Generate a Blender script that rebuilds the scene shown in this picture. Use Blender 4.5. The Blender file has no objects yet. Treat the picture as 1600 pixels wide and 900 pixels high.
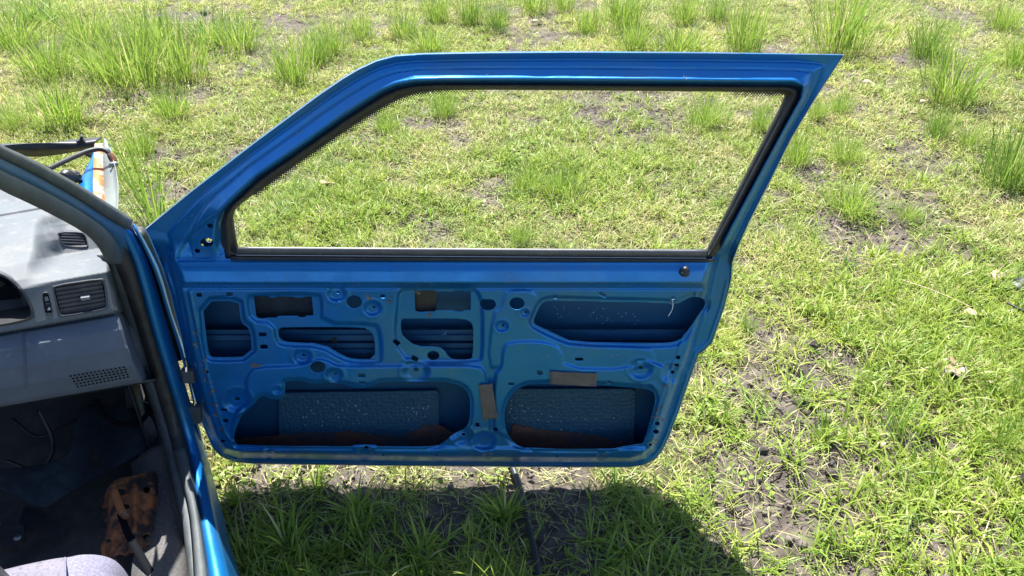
import bpy, math, random
import numpy as np
from mathutils import Vector

# ------------------------------------------------------------------ camera, sky, sun, exposure
S = bpy.context.scene
PITCH = math.radians(32.0); FL = 1244.0; CAM_H = 1.60
cam = bpy.data.cameras.new('camera'); cam.sensor_width = 36.0; cam.lens = FL/1600*36
cam.clip_start = 0.02; cam.clip_end = 2000
camo = bpy.data.objects.new('camera', cam); S.collection.objects.link(camo)
camo.location = (0, 0, CAM_H); camo.rotation_euler = (math.radians(90)-PITCH, 0, 0)
S.camera = camo
SUN_DIR = Vector((-0.14, 0.50, 1.0)).normalized()          # towards the sun
sun_el = math.asin(SUN_DIR.z); sun_az = math.atan2(SUN_DIR.x, SUN_DIR.y)
w = bpy.data.worlds.new('World'); S.world = w; w.use_nodes = True
nt = w.node_tree; bg = nt.nodes['Background']
sky = nt.nodes.new('ShaderNodeTexSky'); sky.sky_type = 'NISHITA'; sky.sun_disc = False
sky.sun_elevation = sun_el; sky.sun_rotation = sun_az; sky.altitude = 1500; sky.air_density = 1.0; sky.dust_density = 1.5
nt.links.new(sky.outputs[0], bg.inputs[0]); bg.inputs[1].default_value = 0.085
sl = bpy.data.lights.new('sun', 'SUN'); sl.energy = 5.0; sl.angle = math.radians(0.5); sl.color = (1.0, 0.965, 0.90)
so = bpy.data.objects.new('sun', sl); S.collection.objects.link(so)
so.rotation_euler = (-SUN_DIR).to_track_quat('-Z', 'Y').to_euler()
S.view_settings.view_transform = 'Standard'; S.view_settings.look = 'None'
S.view_settings.exposure = 1.72; S.view_settings.gamma = 1.0; S.view_settings.use_curve_mapping = False
S.cycles.max_bounces = 8; S.cycles.transparent_max_bounces = 12; S.cycles.transmission_bounces = 6
S.cycles.use_denoising = True

# ------------------------------------------------------------------ geometry helpers
CO = S.collection
rng = np.random.default_rng(11); random.seed(11)
C0 = np.array([0, 0, CAM_H])
cP, sP = math.cos(PITCH), math.sin(PITCH)
def rays(px, py):
    """direction of the sight line through a photograph point"""
    px = np.asarray(px, float); py = np.asarray(py, float)
    xc = (px-800)/FL; yc = (450-py)/FL
    return np.stack([xc, cP+yc*sP, -sP+yc*cP], -1)
FW = np.array([-.418, .908, 0.]); FW /= np.linalg.norm(FW)     # car's forward
RT = np.array([FW[1], -FW[0], 0.])                               # car's right
H0 = np.array([-.78, 1.5, 0.])                                   # foot of the door hinge
def atf(px, py, f):
    D = rays(px, py); t = (np.asarray(f, float)+H0@FW)/(D@FW)
    return C0+D*t[..., None]
def atz(px, py, z):
    D = rays(px, py); t = (np.asarray(z, float)-CAM_H)/D[..., 2]
    return C0+D*t[..., None]
ZB = .066
def car(f, r, z): return H0+FW*f+RT*r+np.array([0, 0, z+ZB])
def atzc(px, py, z): return atz(px, py, np.asarray(z, float)+ZB)
DOOR_Y = 1.5; BELT = 404.0; LEAN = math.radians(3)
def door_pt(px, py, h):
    """point of the door leaf: lower half upright, window frame leaning in; h = height above its sheet"""
    px, py, h = np.broadcast_arrays(np.asarray(px, float), np.asarray(py, float), np.asarray(h, float))
    D = rays(px, py)
    tl = DOOR_Y/D[..., 1]
    tb = DOOR_Y/rays(800, BELT)[1]; zb = CAM_H+tb*rays(800, BELT)[2]
    n = np.array([0, -math.cos(LEAN), -math.sin(LEAN)])
    p0 = np.array([0, DOOR_Y, zb])
    tu = ((p0-C0)@n)/(D@n)
    up = py < BELT
    t = np.where(up, tu, tl)
    k = np.clip((BELT-py)/40, 0, 1)[..., None]
    nn = (1-k)*np.array([0, -1., 0])+k*n
    dn = -(D*nn).sum(-1)
    t = t-h/dn
    return C0+D*t[..., None]
def ss(x, a, b):
    t = np.clip((np.asarray(x, float)-a)/(b-a), 0, 1); return t*t*(3-2*t)
def chaikin(p, n=2, closed=True):
    p = np.asarray(p, float)
    for _ in range(n):
        if closed:
            q = np.roll(p, -1, 0); p = np.stack([.75*p+.25*q, .25*p+.75*q], 1).reshape(-1, p.shape[1])
        else:
            q = np.stack([.75*p[:-1]+.25*p[1:], .25*p[:-1]+.75*p[1:]], 1).reshape(-1, p.shape[1])
            p = np.concatenate([p[:1], q, p[-1:]])
    return p
def sdf(X, Y, poly, margin=40):
    """signed distance, positive inside"""
    poly = np.asarray(poly, float)
    out = np.full(X.shape, -float(margin))
    x0, y0 = poly.min(0)-margin; x1, y1 = poly.max(0)+margin
    m = (X >= x0) & (X <= x1) & (Y >= y0) & (Y <= y1)
    x = X[m]; y = Y[m]
    d2 = np.full(x.shape, 1e12); ins = np.zeros(x.shape, bool)
    for a, b in zip(poly, np.roll(poly, -1, 0)):
        e = b-a; L = e@e
        if L == 0: continue
        wx = x-a[0]; wy = y-a[1]
        t = np.clip((wx*e[0]+wy*e[1])/L, 0, 1)
        d2 = np.minimum(d2, (wx-t*e[0])**2+(wy-t*e[1])**2)
        if a[1] != b[1]:
            c = (y >= min(a[1], b[1])) & (y < max(a[1], b[1]))
            xi = a[0]+(y-a[1])/(b[1]-a[1])*e[0]
            ins ^= c & (x < xi)
    dd = np.sqrt(d2)
    out[m] = np.where(ins, dd, -dd)
    return out
def link(name, me, mat=None, parent=None, smooth=True):
    o = bpy.data.objects.new(name, me); CO.objects.link(o)
    if mat: me.materials.append(mat)
    if parent: o.parent = parent
    if smooth and len(me.polygons):
        me.polygons.foreach_set('use_smooth', [True]*len(me.polygons))
    return o
def mesh(name, v, f, mat=None, parent=None, smooth=True):
    me = bpy.data.meshes.new(name); me.from_pydata([tuple(map(float, a)) for a in v], [], [tuple(int(i) for i in a) for a in f])
    me.update(); return link(name, me, mat, parent, smooth)
def solid(o, t, off=-1):
    m = o.modifiers.new('thickness', 'SOLIDIFY'); m.thickness = t; m.offset = off; return o
def bevel(o, wd, n=2):
    m = o.modifiers.new('edge', 'BEVEL'); m.width = wd; m.segments = n; m.limit_method = 'ANGLE'; return o
def grid_cut(X, Y, sd, place):
    """triangulated sheet over pixel grid, kept where sd>0 with exact (interpolated) rims"""
    ny, nx = X.shape
    idx = np.arange(ny*nx).reshape(ny, nx)
    a = idx[:-1, :-1].ravel(); b = idx[:-1, 1:].ravel(); c = idx[1:, 1:].ravel(); d = idx[1:, :-1].ravel()
    s = sd.ravel(); xy = np.stack([X.ravel(), Y.ravel()], 1)
    pos = s > 0
    quad = np.stack([a, d, c, b], 1); full = pos[quad].all(1); anyp = pos[quad].any(1)
    faces = quad[full].tolist()
    mixed = quad[anyp & ~full]
    extra = []; cache = {}; base = len(xy)
    def cut(i, j):
        k = (i, j) if i < j else (j, i)
        if k not in cache:
            t = s[k[0]]/(s[k[0]]-s[k[1]])
            cache[k] = base+len(extra); extra.append(xy[k[0]]*(1-t)+xy[k[1]]*t)
        return cache[k]
    for q in mixed:
        for tri in ((q[0], q[1], q[2]), (q[0], q[2], q[3])):
            out = []
            for k in range(3):
                i, j = int(tri[k]), int(tri[(k+1) % 3])
                if pos[i]: out.append(i)
                if pos[i] != pos[j]: out.append(cut(i, j))
            if len(out) >= 3: faces.append(out)
    allxy = np.concatenate([xy, np.array(extra).reshape(-1, 2)])
    used = np.zeros(len(allxy), bool)
    for f in faces: used[f] = True
    remap = np.cumsum(used)-1
    faces = [[int(remap[i]) for i in f] for f in faces]
    P = allxy[used]
    return P, faces
def interp_grid(P, X, Y, A):
    x0, y0 = X[0, 0], Y[0, 0]; st = X[0, 1]-X[0, 0]
    gx = np.clip((P[:, 0]-x0)/st, 0, X.shape[1]-1.001); gy = np.clip((P[:, 1]-y0)/st, 0, X.shape[0]-1.001)
    i = gx.astype(int); j = gy.astype(int); u = gx-i; v = gy-j
    return A[j, i]*(1-u)*(1-v)+A[j, i+1]*u*(1-v)+A[j+1, i]*(1-u)*v+A[j+1, i+1]*u*v
def loft(name, rows, n, mat, parent, fn=atf, thick=None, curve=1, closed=False):
    """rows of (px,py,f) polylines resampled to n points and joined row to row"""
    R = []
    for r in rows:
        r = np.asarray(r, float)
        if curve and len(r) > 2: r = chaikin(r, curve, False)
        s = np.concatenate([[0], np.cumsum(np.linalg.norm(np.diff(r[:, :2], axis=0), axis=1)+1e-6)])
        u = np.linspace(0, s[-1], n)
        R.append(np.stack([np.interp(u, s, r[:, k]) for k in range(3)], 1))
    R = np.array(R)
    V = fn(R[..., 0], R[..., 1], R[..., 2]).reshape(-1, 3)
    F = []
    m = len(rows)
    for i in range(m-1+(1 if closed else 0)):
        for j in range(n-1):
            i2 = (i+1) % m
            F.append((i*n+j, i2*n+j, i2*n+j+1, i*n+j+1))
    o = mesh(name, V, F, mat, parent)
    if thick: solid(o, thick)
    return o
def tube(name, pts, r, mat, parent=None, n=8, smooth_it=2, caps=True):
    p = chaikin(np.asarray(pts, float), smooth_it, False)
    rr = np.full(len(p), r) if np.isscalar(r) else np.interp(np.linspace(0, 1, len(p)), np.linspace(0, 1, len(r)), r)
    V = []; F = []
    for i, q in enumerate(p):
        t = p[min(i+1, len(p)-1)]-p[max(i-1, 0)]; t = t/(np.linalg.norm(t)+1e-9)
        a = np.cross(t, [0, 0, 1.]) if abs(t[2]) < .95 else np.cross(t, [0, 1., 0]); a /= np.linalg.norm(a); b = np.cross(t, a)
        for k in range(n):
            an = 2*math.pi*k/n; V.append(q+rr[i]*(math.cos(an)*a+math.sin(an)*b))
    for i in range(len(p)-1):
        for k in range(n):
            F.append((i*n+k, i*n+(k+1) % n, (i+1)*n+(k+1) % n, (i+1)*n+k))
    if caps: F.append(tuple(range(n))[::-1]); F.append(tuple((len(p)-1)*n+k for k in range(n)))
    return mesh(name, V, F, mat, parent)
def prism(name, pts3, vec, mat, parent=None, smooth=False):
    """closed slab: outline pts3 pushed along vec"""
    pts3 = np.asarray(pts3, float); n = len(pts3); V = np.concatenate([pts3, pts3+np.asarray(vec)])
    F = [tuple(range(n)), tuple(range(2*n-1, n-1, -1))]+[(i, n+i, n+(i+1) % n, (i+1) % n) for i in range(n)]
    return mesh(name, V, F, mat, parent, smooth)
def vnoise(x, y, sc, seed=0):
    x = np.asarray(x)/sc; y = np.asarray(y)/sc
    xi = np.floor(x).astype(np.int64); yi = np.floor(y).astype(np.int64); u = x-xi; v = y-yi
    u = u*u*(3-2*u); v = v*v*(3-2*v)
    def hsh(a, b):
        n = (a*374761393+b*668265263+seed*974634777) & 0xffffffff
        n = ((n ^ (n >> 13))*1274126177) & 0xffffffff
        return ((n ^ (n >> 16)) & 0xffff)/65535.
    return (hsh(xi, yi)*(1-u)+hsh(xi+1, yi)*u)*(1-v)+(hsh(xi, yi+1)*(1-u)+hsh(xi+1, yi+1)*u)*v
def fbm(x, y, sc, seed=0, o=4):
    r = 0; a = 1; t = 0
    for k in range(o):
        r = r+a*vnoise(x, y, sc/2**k, seed+k*7); t += a; a *= .5
    return r/t
def tag(o, label=None, cat=None, group=None, kind=None):
    if label: o['label'] = label
    if cat: o['category'] = cat
    if group: o['group'] = group
    if kind: o['kind'] = kind
    return o
def empty(name, loc):
    o = bpy.data.objects.new(name, None); CO.objects.link(o); o.location = loc; return o

# ------------------------------------------------------------------ materials
def mat(name, col, rough=.5, metal=0, coat=0, spec=.5, noise=None, bump=None, trans=0, coords='Object', rvar=None):
    """noise=(scale, other colour, lo, hi): blotches; bump=(scale, strength, distance)"""
    m = bpy.data.materials.new(name); m.use_nodes = True; t = m.node_tree; b = t.nodes['Principled BSDF']
    b.inputs['Base Color'].default_value = (*col, 1); b.inputs['Roughness'].default_value = rough
    b.inputs['Metallic'].default_value = metal; b.inputs['Coat Weight'].default_value = coat; b.inputs['Coat Roughness'].default_value = .12
    b.inputs['Specular IOR Level'].default_value = spec
    tc = t.nodes.new('ShaderNodeTexCoord')
    if noise:
        if not isinstance(noise, list): noise = [noise]
        prev = None
        for sc, c2, lo, hi in noise:
            n = t.nodes.new('ShaderNodeTexNoise'); n.inputs['Scale'].default_value = sc; n.inputs['Detail'].default_value = 6; n.inputs['Roughness'].default_value = .65
            t.links.new(tc.outputs[coords], n.inputs['Vector'])
            r = t.nodes.new('ShaderNodeMapRange'); r.inputs[1].default_value = lo; r.inputs[2].default_value = hi
            t.links.new(n.outputs[0], r.inputs[0])
            mx = t.nodes.new('ShaderNodeMix'); mx.data_type = 'RGBA'
            t.links.new(r.outputs[0], mx.inputs[0])
            if prev: t.links.new(prev, mx.inputs[6])
            else: mx.inputs[6].default_value = (*col, 1)
            mx.inputs[7].default_value = (*c2, 1); prev = mx.outputs[2]
        t.links.new(prev, b.inputs['Base Color'])
    if rvar:
        n = t.nodes.new('ShaderNodeTexNoise'); n.inputs['Scale'].default_value = rvar[0]; n.inputs['Detail'].default_value = 8; n.inputs['Roughness'].default_value = .7
        t.links.new(tc.outputs[coords], n.inputs['Vector'])
        r = t.nodes.new('ShaderNodeMapRange'); r.inputs[1].default_value = .35; r.inputs[2].default_value = .65; r.inputs[3].default_value = rvar[1]; r.inputs[4].default_value = rvar[2]
        t.links.new(n.outputs[0], r.inputs[0]); t.links.new(r.outputs[0], b.inputs['Roughness'])
    if bump:
        n = t.nodes.new('ShaderNodeTexNoise'); n.inputs['Scale'].default_value = bump[0]; n.inputs['Detail'].default_value = 5
        t.links.new(tc.outputs[coords], n.inputs['Vector'])
        bp = t.nodes.new('ShaderNodeBump'); bp.inputs['Strength'].default_value = bump[1]; bp.inputs['Distance'].default_value = bump[2]
        t.links.new(n.outputs[0], bp.inputs['Height']); t.links.new(bp.outputs[0], b.inputs['Normal'])
    return m
M = {}
M['paint'] = mat('blue_paint', (.008, .17, .48), .37, .53, .12, noise=[(7, (.010, .155, .43), .45, .7), (3.2, (.045, .165, .33), .48, .75), (70, (.07, .16, .28), .66, .80)], bump=(9, .05, .01), rvar=(11, .27, .46))
M['paint_dusty'] = mat('dusty_blue_paint', (.035, .13, .27), .6, .2, 0, noise=[(9, (.07, .145, .24), .4, .7), (60, (.12, .17, .21), .6, .8)])
M['scratch'] = mat('pale_scratch', (.16, .26, .38), .8)
M['paint_inner_shade'] = mat('blue_cavity_shade', (.005, .06, .15), .5, .3, 0, noise=(9, (.007, .075, .19), .4, .7))  # thin inner coat, darkened so the cavity's shade sits in the colour
M['paint_back'] = mat('blue_paint_outside', (.006, .16, .48), .25, .5, .6)
M['scuff'] = mat('scuffed_adhesive', (.16, .17, .17), .8, noise=(60, (.10, .05, .03), .4, .6))
M['rubber'] = mat('black_rubber', (.018, .019, .02), .55, noise=(30, (.05, .05, .048), .5, .8))
M['rubber_grey'] = mat('dusty_rubber', (.06, .072, .078), .7, noise=[(25, (.11, .12, .12), .45, .75), (5, (.09, .10, .105), .45, .7)])
M['belt'] = mat('belt_strip', (.09, .09, .095), .45, noise=(40, (.17, .165, .16), .5, .8))
M['chrome'] = mat('pale_strip', (.45, .45, .46), .3, .6)  # pale line of the belt strip
M['dash'] = mat('dash_plastic', (.092, .106, .118), .68, spec=.3, noise=[(4, (.145, .158, .165), .35, .7), (30, (.17, .17, .165), .55, .72), (160, (.19, .19, .185), .62, .74)], bump=(420, .25, .002))
M['dash_low'] = mat('dash_lower_plastic', (.075, .095, .13), .75, spec=.3, noise=[(5, (.115, .14, .18), .35, .7), (50, (.18, .19, .20), .60, .8)], bump=(420, .25, .002))
M['dark'] = mat('dark_plastic', (.02, .021, .023), .45, noise=(20, (.05, .05, .05), .5, .8))
M['vent'] = mat('vent_plastic', (.04, .045, .055), .4, noise=(30, (.09, .09, .09), .5, .8))
M['void'] = mat('black_and_slot_shade', (.004, .005, .007), .85, spec=.08)  # plain black; on the speaker slots it paints their shade
M['lens'] = mat('cluster_lens', (.006, .007, .009), .08)
M['reflection'] = mat('cluster_reflection', (.10, .035, .015), .4, noise=(12, (.02, .015, .012), .4, .7))  # brown reflection on the cluster, put into the colour
M['rust'] = mat('rusty_steel', (.36, .12, .035), .85, noise=[(13, (.035, .022, .02), .43, .56), (40, (.42, .2, .09), .55, .8)], bump=(60, .4, .004))
M['primer'] = mat('primer_rust', (.50, .47, .42), .7, noise=[(19, (.48, .15, .045), .43, .50), (40, (.30, .08, .03), .66, .8)])
M['fender'] = mat('weathered_fender', (.20, .235, .22), .5, noise=(8, (.13, .165, .17), .4, .7))
M['tape'] = mat('brown_tape', (.105, .085, .078), .75, noise=(40, (.14, .115, .10), .4, .7))
M['dirt'] = mat('dried_mud', (.105, .046, .032), .95, noise=[(30, (.055, .036, .034), .4, .7), (5, (.012, .04, .075), .46, .58)], bump=(90, .6, .004))
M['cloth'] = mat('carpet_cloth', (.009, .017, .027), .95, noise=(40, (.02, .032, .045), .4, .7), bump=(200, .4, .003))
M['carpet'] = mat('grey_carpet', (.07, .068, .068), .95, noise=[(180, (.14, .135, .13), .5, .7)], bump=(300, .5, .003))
M['mat'] = mat('ribbed_mat', (.05, .048, .047), .8, noise=(20, (.09, .08, .07), .45, .7))
M['seat'] = mat('seat_fabric', (.125, .118, .150), .95, noise=[(14, (.175, .165, .20), .4, .65), (150, (.08, .075, .105), .52, .66)], bump=(350, .4, .002))
M['seat_side'] = mat('seat_side_fabric', (.125, .12, .175), .95, noise=[(260, (.19, .185, .24), .45, .6)], bump=(420, .4, .002))
M['metal'] = mat('grey_metal', (.25, .25, .25), .4, .8, noise=(30, (.10, .09, .08), .5, .7))
M['hose'] = mat('black_hose', (.02, .022, .026), .5, noise=(30, (.06, .06, .06), .5, .7))
M['white'] = mat('white_paper', (.72, .72, .70), .8, noise=(25, (.5, .48, .42), .5, .7))
M['pink'] = mat('faded_wrapper', (.34, .29, .23), .85, noise=(22, (.24, .10, .06), .48, .56))
M['yellow'] = mat('yellow_tag', (.65, .5, .05), .6)
M['leaf_dry'] = mat('dry_leaf', (.50, .40, .26), .8, noise=(40, (.36, .26, .15), .4, .7))
M['clod'] = mat('soil_clod', (.035, .029, .026), .95, noise=(40, (.085, .072, .063), .4, .7), bump=(60, .8, .01))
M['crumb'] = mat('soil_crumb', (.095, .08, .069), .95, noise=(9, (.15, .128, .11), .4, .65))
# sound-deadening pad: pressed hexagon dimples
m = mat('damping_pad', (.010, .06, .115), .55); M['pad'] = m; t = m.node_tree
vo = t.nodes.new('ShaderNodeTexVoronoi'); vo.inputs['Scale'].default_value = 85; vo.inputs['Randomness'].default_value = .55
tc = t.nodes.new('ShaderNodeTexCoord'); t.links.new(tc.outputs['Object'], vo.inputs['Vector'])
bp = t.nodes.new('ShaderNodeBump'); bp.inputs['Strength'].default_value = .45; bp.inputs['Distance'].default_value = .005
t.links.new(vo.outputs['Distance'], bp.inputs['Height']); t.links.new(bp.outputs[0], t.nodes['Principled BSDF'].inputs['Normal'])
# window glass
m = bpy.data.materials.new('window_glass'); m.use_nodes = True; M['glass'] = m; t = m.node_tree; t.nodes.remove(t.nodes['Principled BSDF'])
tr = t.nodes.new('ShaderNodeBsdfTransparent'); tr.inputs[0].default_value = (.97, .985, .98, 1)
gl = t.nodes.new('ShaderNodeBsdfGlossy'); gl.inputs['Roughness'].default_value = .02
fr = t.nodes.new('ShaderNodeFresnel'); fr.inputs[0].default_value = 1.45
mx = t.nodes.new('ShaderNodeMixShader'); t.links.new(fr.outputs[0], mx.inputs[0]); t.links.new(tr.outputs[0], mx.inputs[1]); t.links.new(gl.outputs[0], mx.inputs[2])
t.links.new(mx.outputs[0], t.nodes['Material Output'].inputs[0])
# grass: colour from per-blade tone / dryness (a real difference between blades), translucent
def grass_mat(name, ca, cb, dry):
    m = bpy.data.materials.new(name); m.use_nodes = True; t = m.node_tree; b = t.nodes['Principled BSDF']
    at = t.nodes.new('ShaderNodeAttribute'); at.attribute_name = 'tone'
    ad = t.nodes.new('ShaderNodeAttribute'); ad.attribute_name = 'dry'
    m1 = t.nodes.new('ShaderNodeMix'); m1.data_type = 'RGBA'; m1.inputs[6].default_value = (*ca, 1); m1.inputs[7].default_value = (*cb, 1)
    m2 = t.nodes.new('ShaderNodeMix'); m2.data_type = 'RGBA'; m2.inputs[7].default_value = (*dry, 1)
    t.links.new(at.outputs['Fac'], m1.inputs[0]); t.links.new(ad.outputs['Fac'], m2.inputs[0]); t.links.new(m1.outputs[2], m2.inputs[6])
    t.links.new(m2.outputs[2], b.inputs['Base Color']); b.inputs['Roughness'].default_value = .45; b.inputs['Specular IOR Level'].default_value = .4
    tl = t.nodes.new('ShaderNodeBsdfTranslucent'); t.links.new(m2.outputs[2], tl.inputs[0])
    mx = t.nodes.new('ShaderNodeMixShader'); mx.inputs[0].default_value = .46
    t.links.new(b.outputs[0], mx.inputs[1]); t.links.new(tl.outputs[0], mx.inputs[2]); t.links.new(mx.outputs[0], t.nodes['Material Output'].inputs[0])
    return m
M['grass'] = grass_mat('meadow_grass', (.15, .27, .026), (.38, .46, .062), (.60, .52, .28))
M['tuft'] = grass_mat('tuft_grass', (.12, .24, .028), (.31, .43, .055), (.55, .50, .22))

# ------------------------------------------------------------------ ground
def gz(x, y):
    return (fbm(x, y, 1.6, 3, 3)-.5)*.05+(fbm(x, y, .16, 9, 4)-.5)*.035
def P0(px, py): return atz(np.asarray(px, float), np.asarray(py, float), np.zeros(np.shape(px)))
bare_px = [(1240, 690, .20), (1195, 610, .15), (1330, 850, .18), (1200, 800, .14), (1270, 620, .12), (1280, 780, .14), (1290, 560, .13), (1400, 390, .17), (1320, 370, .13), (1450, 250, .2), (1255, 262, .16),
           (1240, 80, .25), (700, 195, .12), (660, 165, .09), (420, 62, .3), (300, 150, .25), (1090, 850, .11), (1150, 870, .11), (980, 850, .06), (620, 790, .09), (430, 735, .10), (560, 745, .09), (640, 800, .10), (720, 745, .09), (700, 830, .10), (820, 790, .12), (480, 800, .09), (900, 860, .10), (590, 850, .08), (1020, 800, .07), (440, 840, .09), (390, 790, .06), (420, 810, .08), (500, 870, .09), (760, 860, .07),
           (1050, 205, .11), (900, 150, .09), (1020, 225, .08), (1420, 240, .2), (1330, 170, .2), (1230, 740, .12), (1560, 740, .12), (1590, 830, .08), (1500, 640, .1), (1420, 590, .1), (1320, 420, .12), (1180, 520, .12),
           (180, 165, .3), (900, 800, .10), (780, 830, .08), (520, 790, .08), (820, 60, .25), (1470, 20, .4), (960, 110, .3), (1420, 320, .2), (1500, 880, .08), (1400, 760, .08), (880, 740, .07), (803, 765, .06), (812, 790, .06), (822, 825, .055), (832, 865, .055), (842, 900, .055)]
bare_c = np.array([[*P0(a, b)[:2], c] for a, b, c in bare_px])
full_c = np.array([[*P0(a, b_)[:2], c_] for a, b_, c_ in [(965, 345, .28), (1075, 330, .2), (480, 330, .3), (1100, 520, .15)]])
green_px = [(1480, 760, .4), (1540, 520, .4), (1450, 470, .25), (500, 330, .35), (880, 280, .3), (560, 840, .13), (450, 860, .15), (760, 870, .12), (980, 850, .14), (1070, 820, .11), (1130, 880, .09), (1540, 640, .3), (1420, 820, .25)]
green_c = np.array([[*P0(a, b)[:2], c] for a, b, c in green_px])
def cover(x, y):
    """0 bare soil .. 1 closed turf"""
    n = fbm(x, y, .55, 21, 4); n2 = fbm(x, y, .14, 33, 3)
    c = ss(n*.5+n2*.5, .29, .58)
    for a in bare_c:
        d = np.hypot(x-a[0], (y-a[1])*.8)/a[2]
        c = c*(1-.90*np.exp(-d**2)*ss(n2, .12, .6))
    for a in full_c: c = np.maximum(c, .9*np.exp(-(np.hypot(x-a[0], (y-a[1])*.8)/a[2])**4))
    return np.clip(c+.04, 0, 1)
def axis(lo, hi, st, far, g=1.25):
    a = list(np.arange(lo, hi+1e-6, st)); s = st; x = a[-1]
    while x < far: s *= g; x += s; a.append(x)
    s = st; x = a[0]; b = []
    while x > -far: s *= g; x -= s; b.append(x)
    return np.array(b[::-1]+a)
gx = axis(-2.4, 2.8, .0115, 300, 1.12); gy = axis(.7, 4.4, .0115, 300, 1.12)
GX, GY = np.meshgrid(gx, gy); GZ = gz(GX, GY)
cv = cover(GX, GY)
clump = fbm(GX, GY, .05, 61, 3)
GZ = GZ+(1-cv)*((clump-.5)*.05+(np.abs(fbm(GX, GY, .022, 67, 2)-.5))*.022-.008)*(np.hypot(GX, GY) < 9)
nx, ny = len(gx), len(gy)
me = bpy.data.meshes.new('ground')
V = np.stack([GX, GY, GZ], -1).reshape(-1, 3)
idx = np.arange(nx*ny).reshape(ny, nx)
Q = np.stack([idx[:-1, :-1], idx[:-1, 1:], idx[1:, 1:], idx[1:, :-1]], -1).reshape(-1, 4)
def fast_mesh(me, V, loops, starts, totals=None):
    me.vertices.add(len(V)); me.vertices.foreach_set('co', V.astype(np.float32).ravel())
    me.loops.add(len(loops)); me.loops.foreach_set('vertex_index', loops.astype(np.int32))
    me.polygons.add(len(starts)); me.polygons.foreach_set('loop_start', starts.astype(np.int32))
    me.update(calc_edges=True)
fast_mesh(me, V, Q.ravel(), np.arange(len(Q))*4)
at = me.attributes.new('cover', 'FLOAT', 'POINT'); at.data.foreach_set('value', cv.astype(np.float32).ravel())
m = bpy.data.materials.new('soil_and_thatch'); m.use_nodes = True; t = m.node_tree; b = t.nodes['Principled BSDF']; b.inputs['Roughness'].default_value = .95
b.inputs['Specular IOR Level'].default_value = .15
tc = t.nodes.new('ShaderNodeTexCoord')
def nz(sc, det=8):
    n = t.nodes.new('ShaderNodeTexNoise'); n.inputs['Scale'].default_value = sc; n.inputs['Detail'].default_value = det; n.inputs['Roughness'].default_value = .7
    t.links.new(tc.outputs['Object'], n.inputs['Vector']); return n.outputs[0]
def ramp(src, pts):
    r = t.nodes.new('ShaderNodeValToRGB'); e = r.color_ramp.elements
    e[0].position = pts[0][0]; e[0].color = (*pts[0][1], 1); e[1].position = pts[-1][0]; e[1].color = (*pts[-1][1], 1)
    for p, c in pts[1:-1]:
        q = e.new(p); q.color = (*c, 1)
    t.links.new(src, r.inputs[0]); return r.outputs[0]
soil = ramp(nz(14), [(.3, (.050, .041, .035)), (.5, (.115, .096, .083)), (.75, (.21, .18, .155))])
that = ramp(nz(60), [(.3, (.022, .022, .010)), (.5, (.085, .078, .036)), (.7, (.22, .185, .105))])
ca = t.nodes.new('ShaderNodeAttribute'); ca.attribute_name = 'cover'
mr = t.nodes.new('ShaderNodeMapRange'); mr.inputs[1].default_value = .35; mr.inputs[2].default_value = .75; t.links.new(ca.outputs['Fac'], mr.inputs[0])
mx = t.nodes.new('ShaderNodeMix'); mx.data_type = 'RGBA'; t.links.new(mr.outputs[0], mx.inputs[0]); t.links.new(soil, mx.inputs[6]); t.links.new(that, mx.inputs[7])
t.links.new(mx.outputs[2], b.inputs['Base Color'])
bp = t.nodes.new('ShaderNodeBump'); bp.inputs['Strength'].default_value = .8; bp.inputs['Distance'].default_value = .02; t.links.new(nz(55), bp.inputs['Height']); t.links.new(bp.outputs[0], b.inputs['Normal'])
go = link('ground', me, m); go['kind'] = 'structure'

# ------------------------------------------------------------------ grass blades
def blades(base, az, e0, bend, L, wd, segs, roll=None, wp=1.6):
    N = len(base); V = np.zeros((N, 2*segs+1, 3)); p = base.copy()
    roll = np.zeros(N) if roll is None else roll
    sd = np.stack([-np.sin(az), np.cos(az), np.zeros(N)], 1)
    for i in range(segs+1):
        u = i/segs; e = e0-bend*u
        tdir = np.stack([np.cos(az)*np.cos(e), np.sin(az)*np.cos(e), np.sin(e)], 1)
        nrm = np.cross(tdir, sd)
        s2 = sd*np.cos(roll)[:, None]+nrm*np.sin(roll)[:, None]
        ww = (wd*(1-u**wp)*(.55+.45*min(1, u*3)))[:, None]*.5
        if i < segs:
            V[:, 2*i] = p-s2*ww; V[:, 2*i+1] = p+s2*ww
        else: V[:, 2*segs] = p
        p = p+tdir*(L/segs)[:, None]
    return V
def blade_mesh(name, V, segs, tone, dry, material, parent=None):
    N = len(V); nv = 2*segs+1
    one = []; st = []; c = 0
    for i in range(segs-1):
        one += [2*i, 2*i+1, 2*i+3, 2*i+2]; st.append(c); c += 4
    one += [2*segs-2, 2*segs-1, 2*segs]; st.append(c); c += 3
    loops = (np.arange(N)[:, None]*nv+np.array(one)[None]).ravel(); starts = (np.arange(N)[:, None]*c+np.array(st)[None]).ravel()
    me = bpy.data.meshes.new(name); fast_mesh(me, V.reshape(-1, 3), loops, starts)
    for nm, a in (('tone', tone), ('dry', dry)):
        at = me.attributes.new(nm, 'FLOAT', 'POINT'); at.data.foreach_set('value', np.repeat(a, nv).astype(np.float32))
    return link(name, me, material)
def in_view(x, y, mx=.25):
    """roughly what the place in front of the viewer covers, with a wide margin all round"""
    dep = y*cP+CAM_H*sP; px = x/dep
    return (np.abs(px) < .643*(1+mx)+.0) & (y > .55)
def on_car(x, y):
    q = np.stack([x-H0[0], y-H0[1]], -1); f = q@FW[:2]; r = q@RT[:2]
    return (r < .0) & (f < 1.15) & (r > -1.6)
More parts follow.
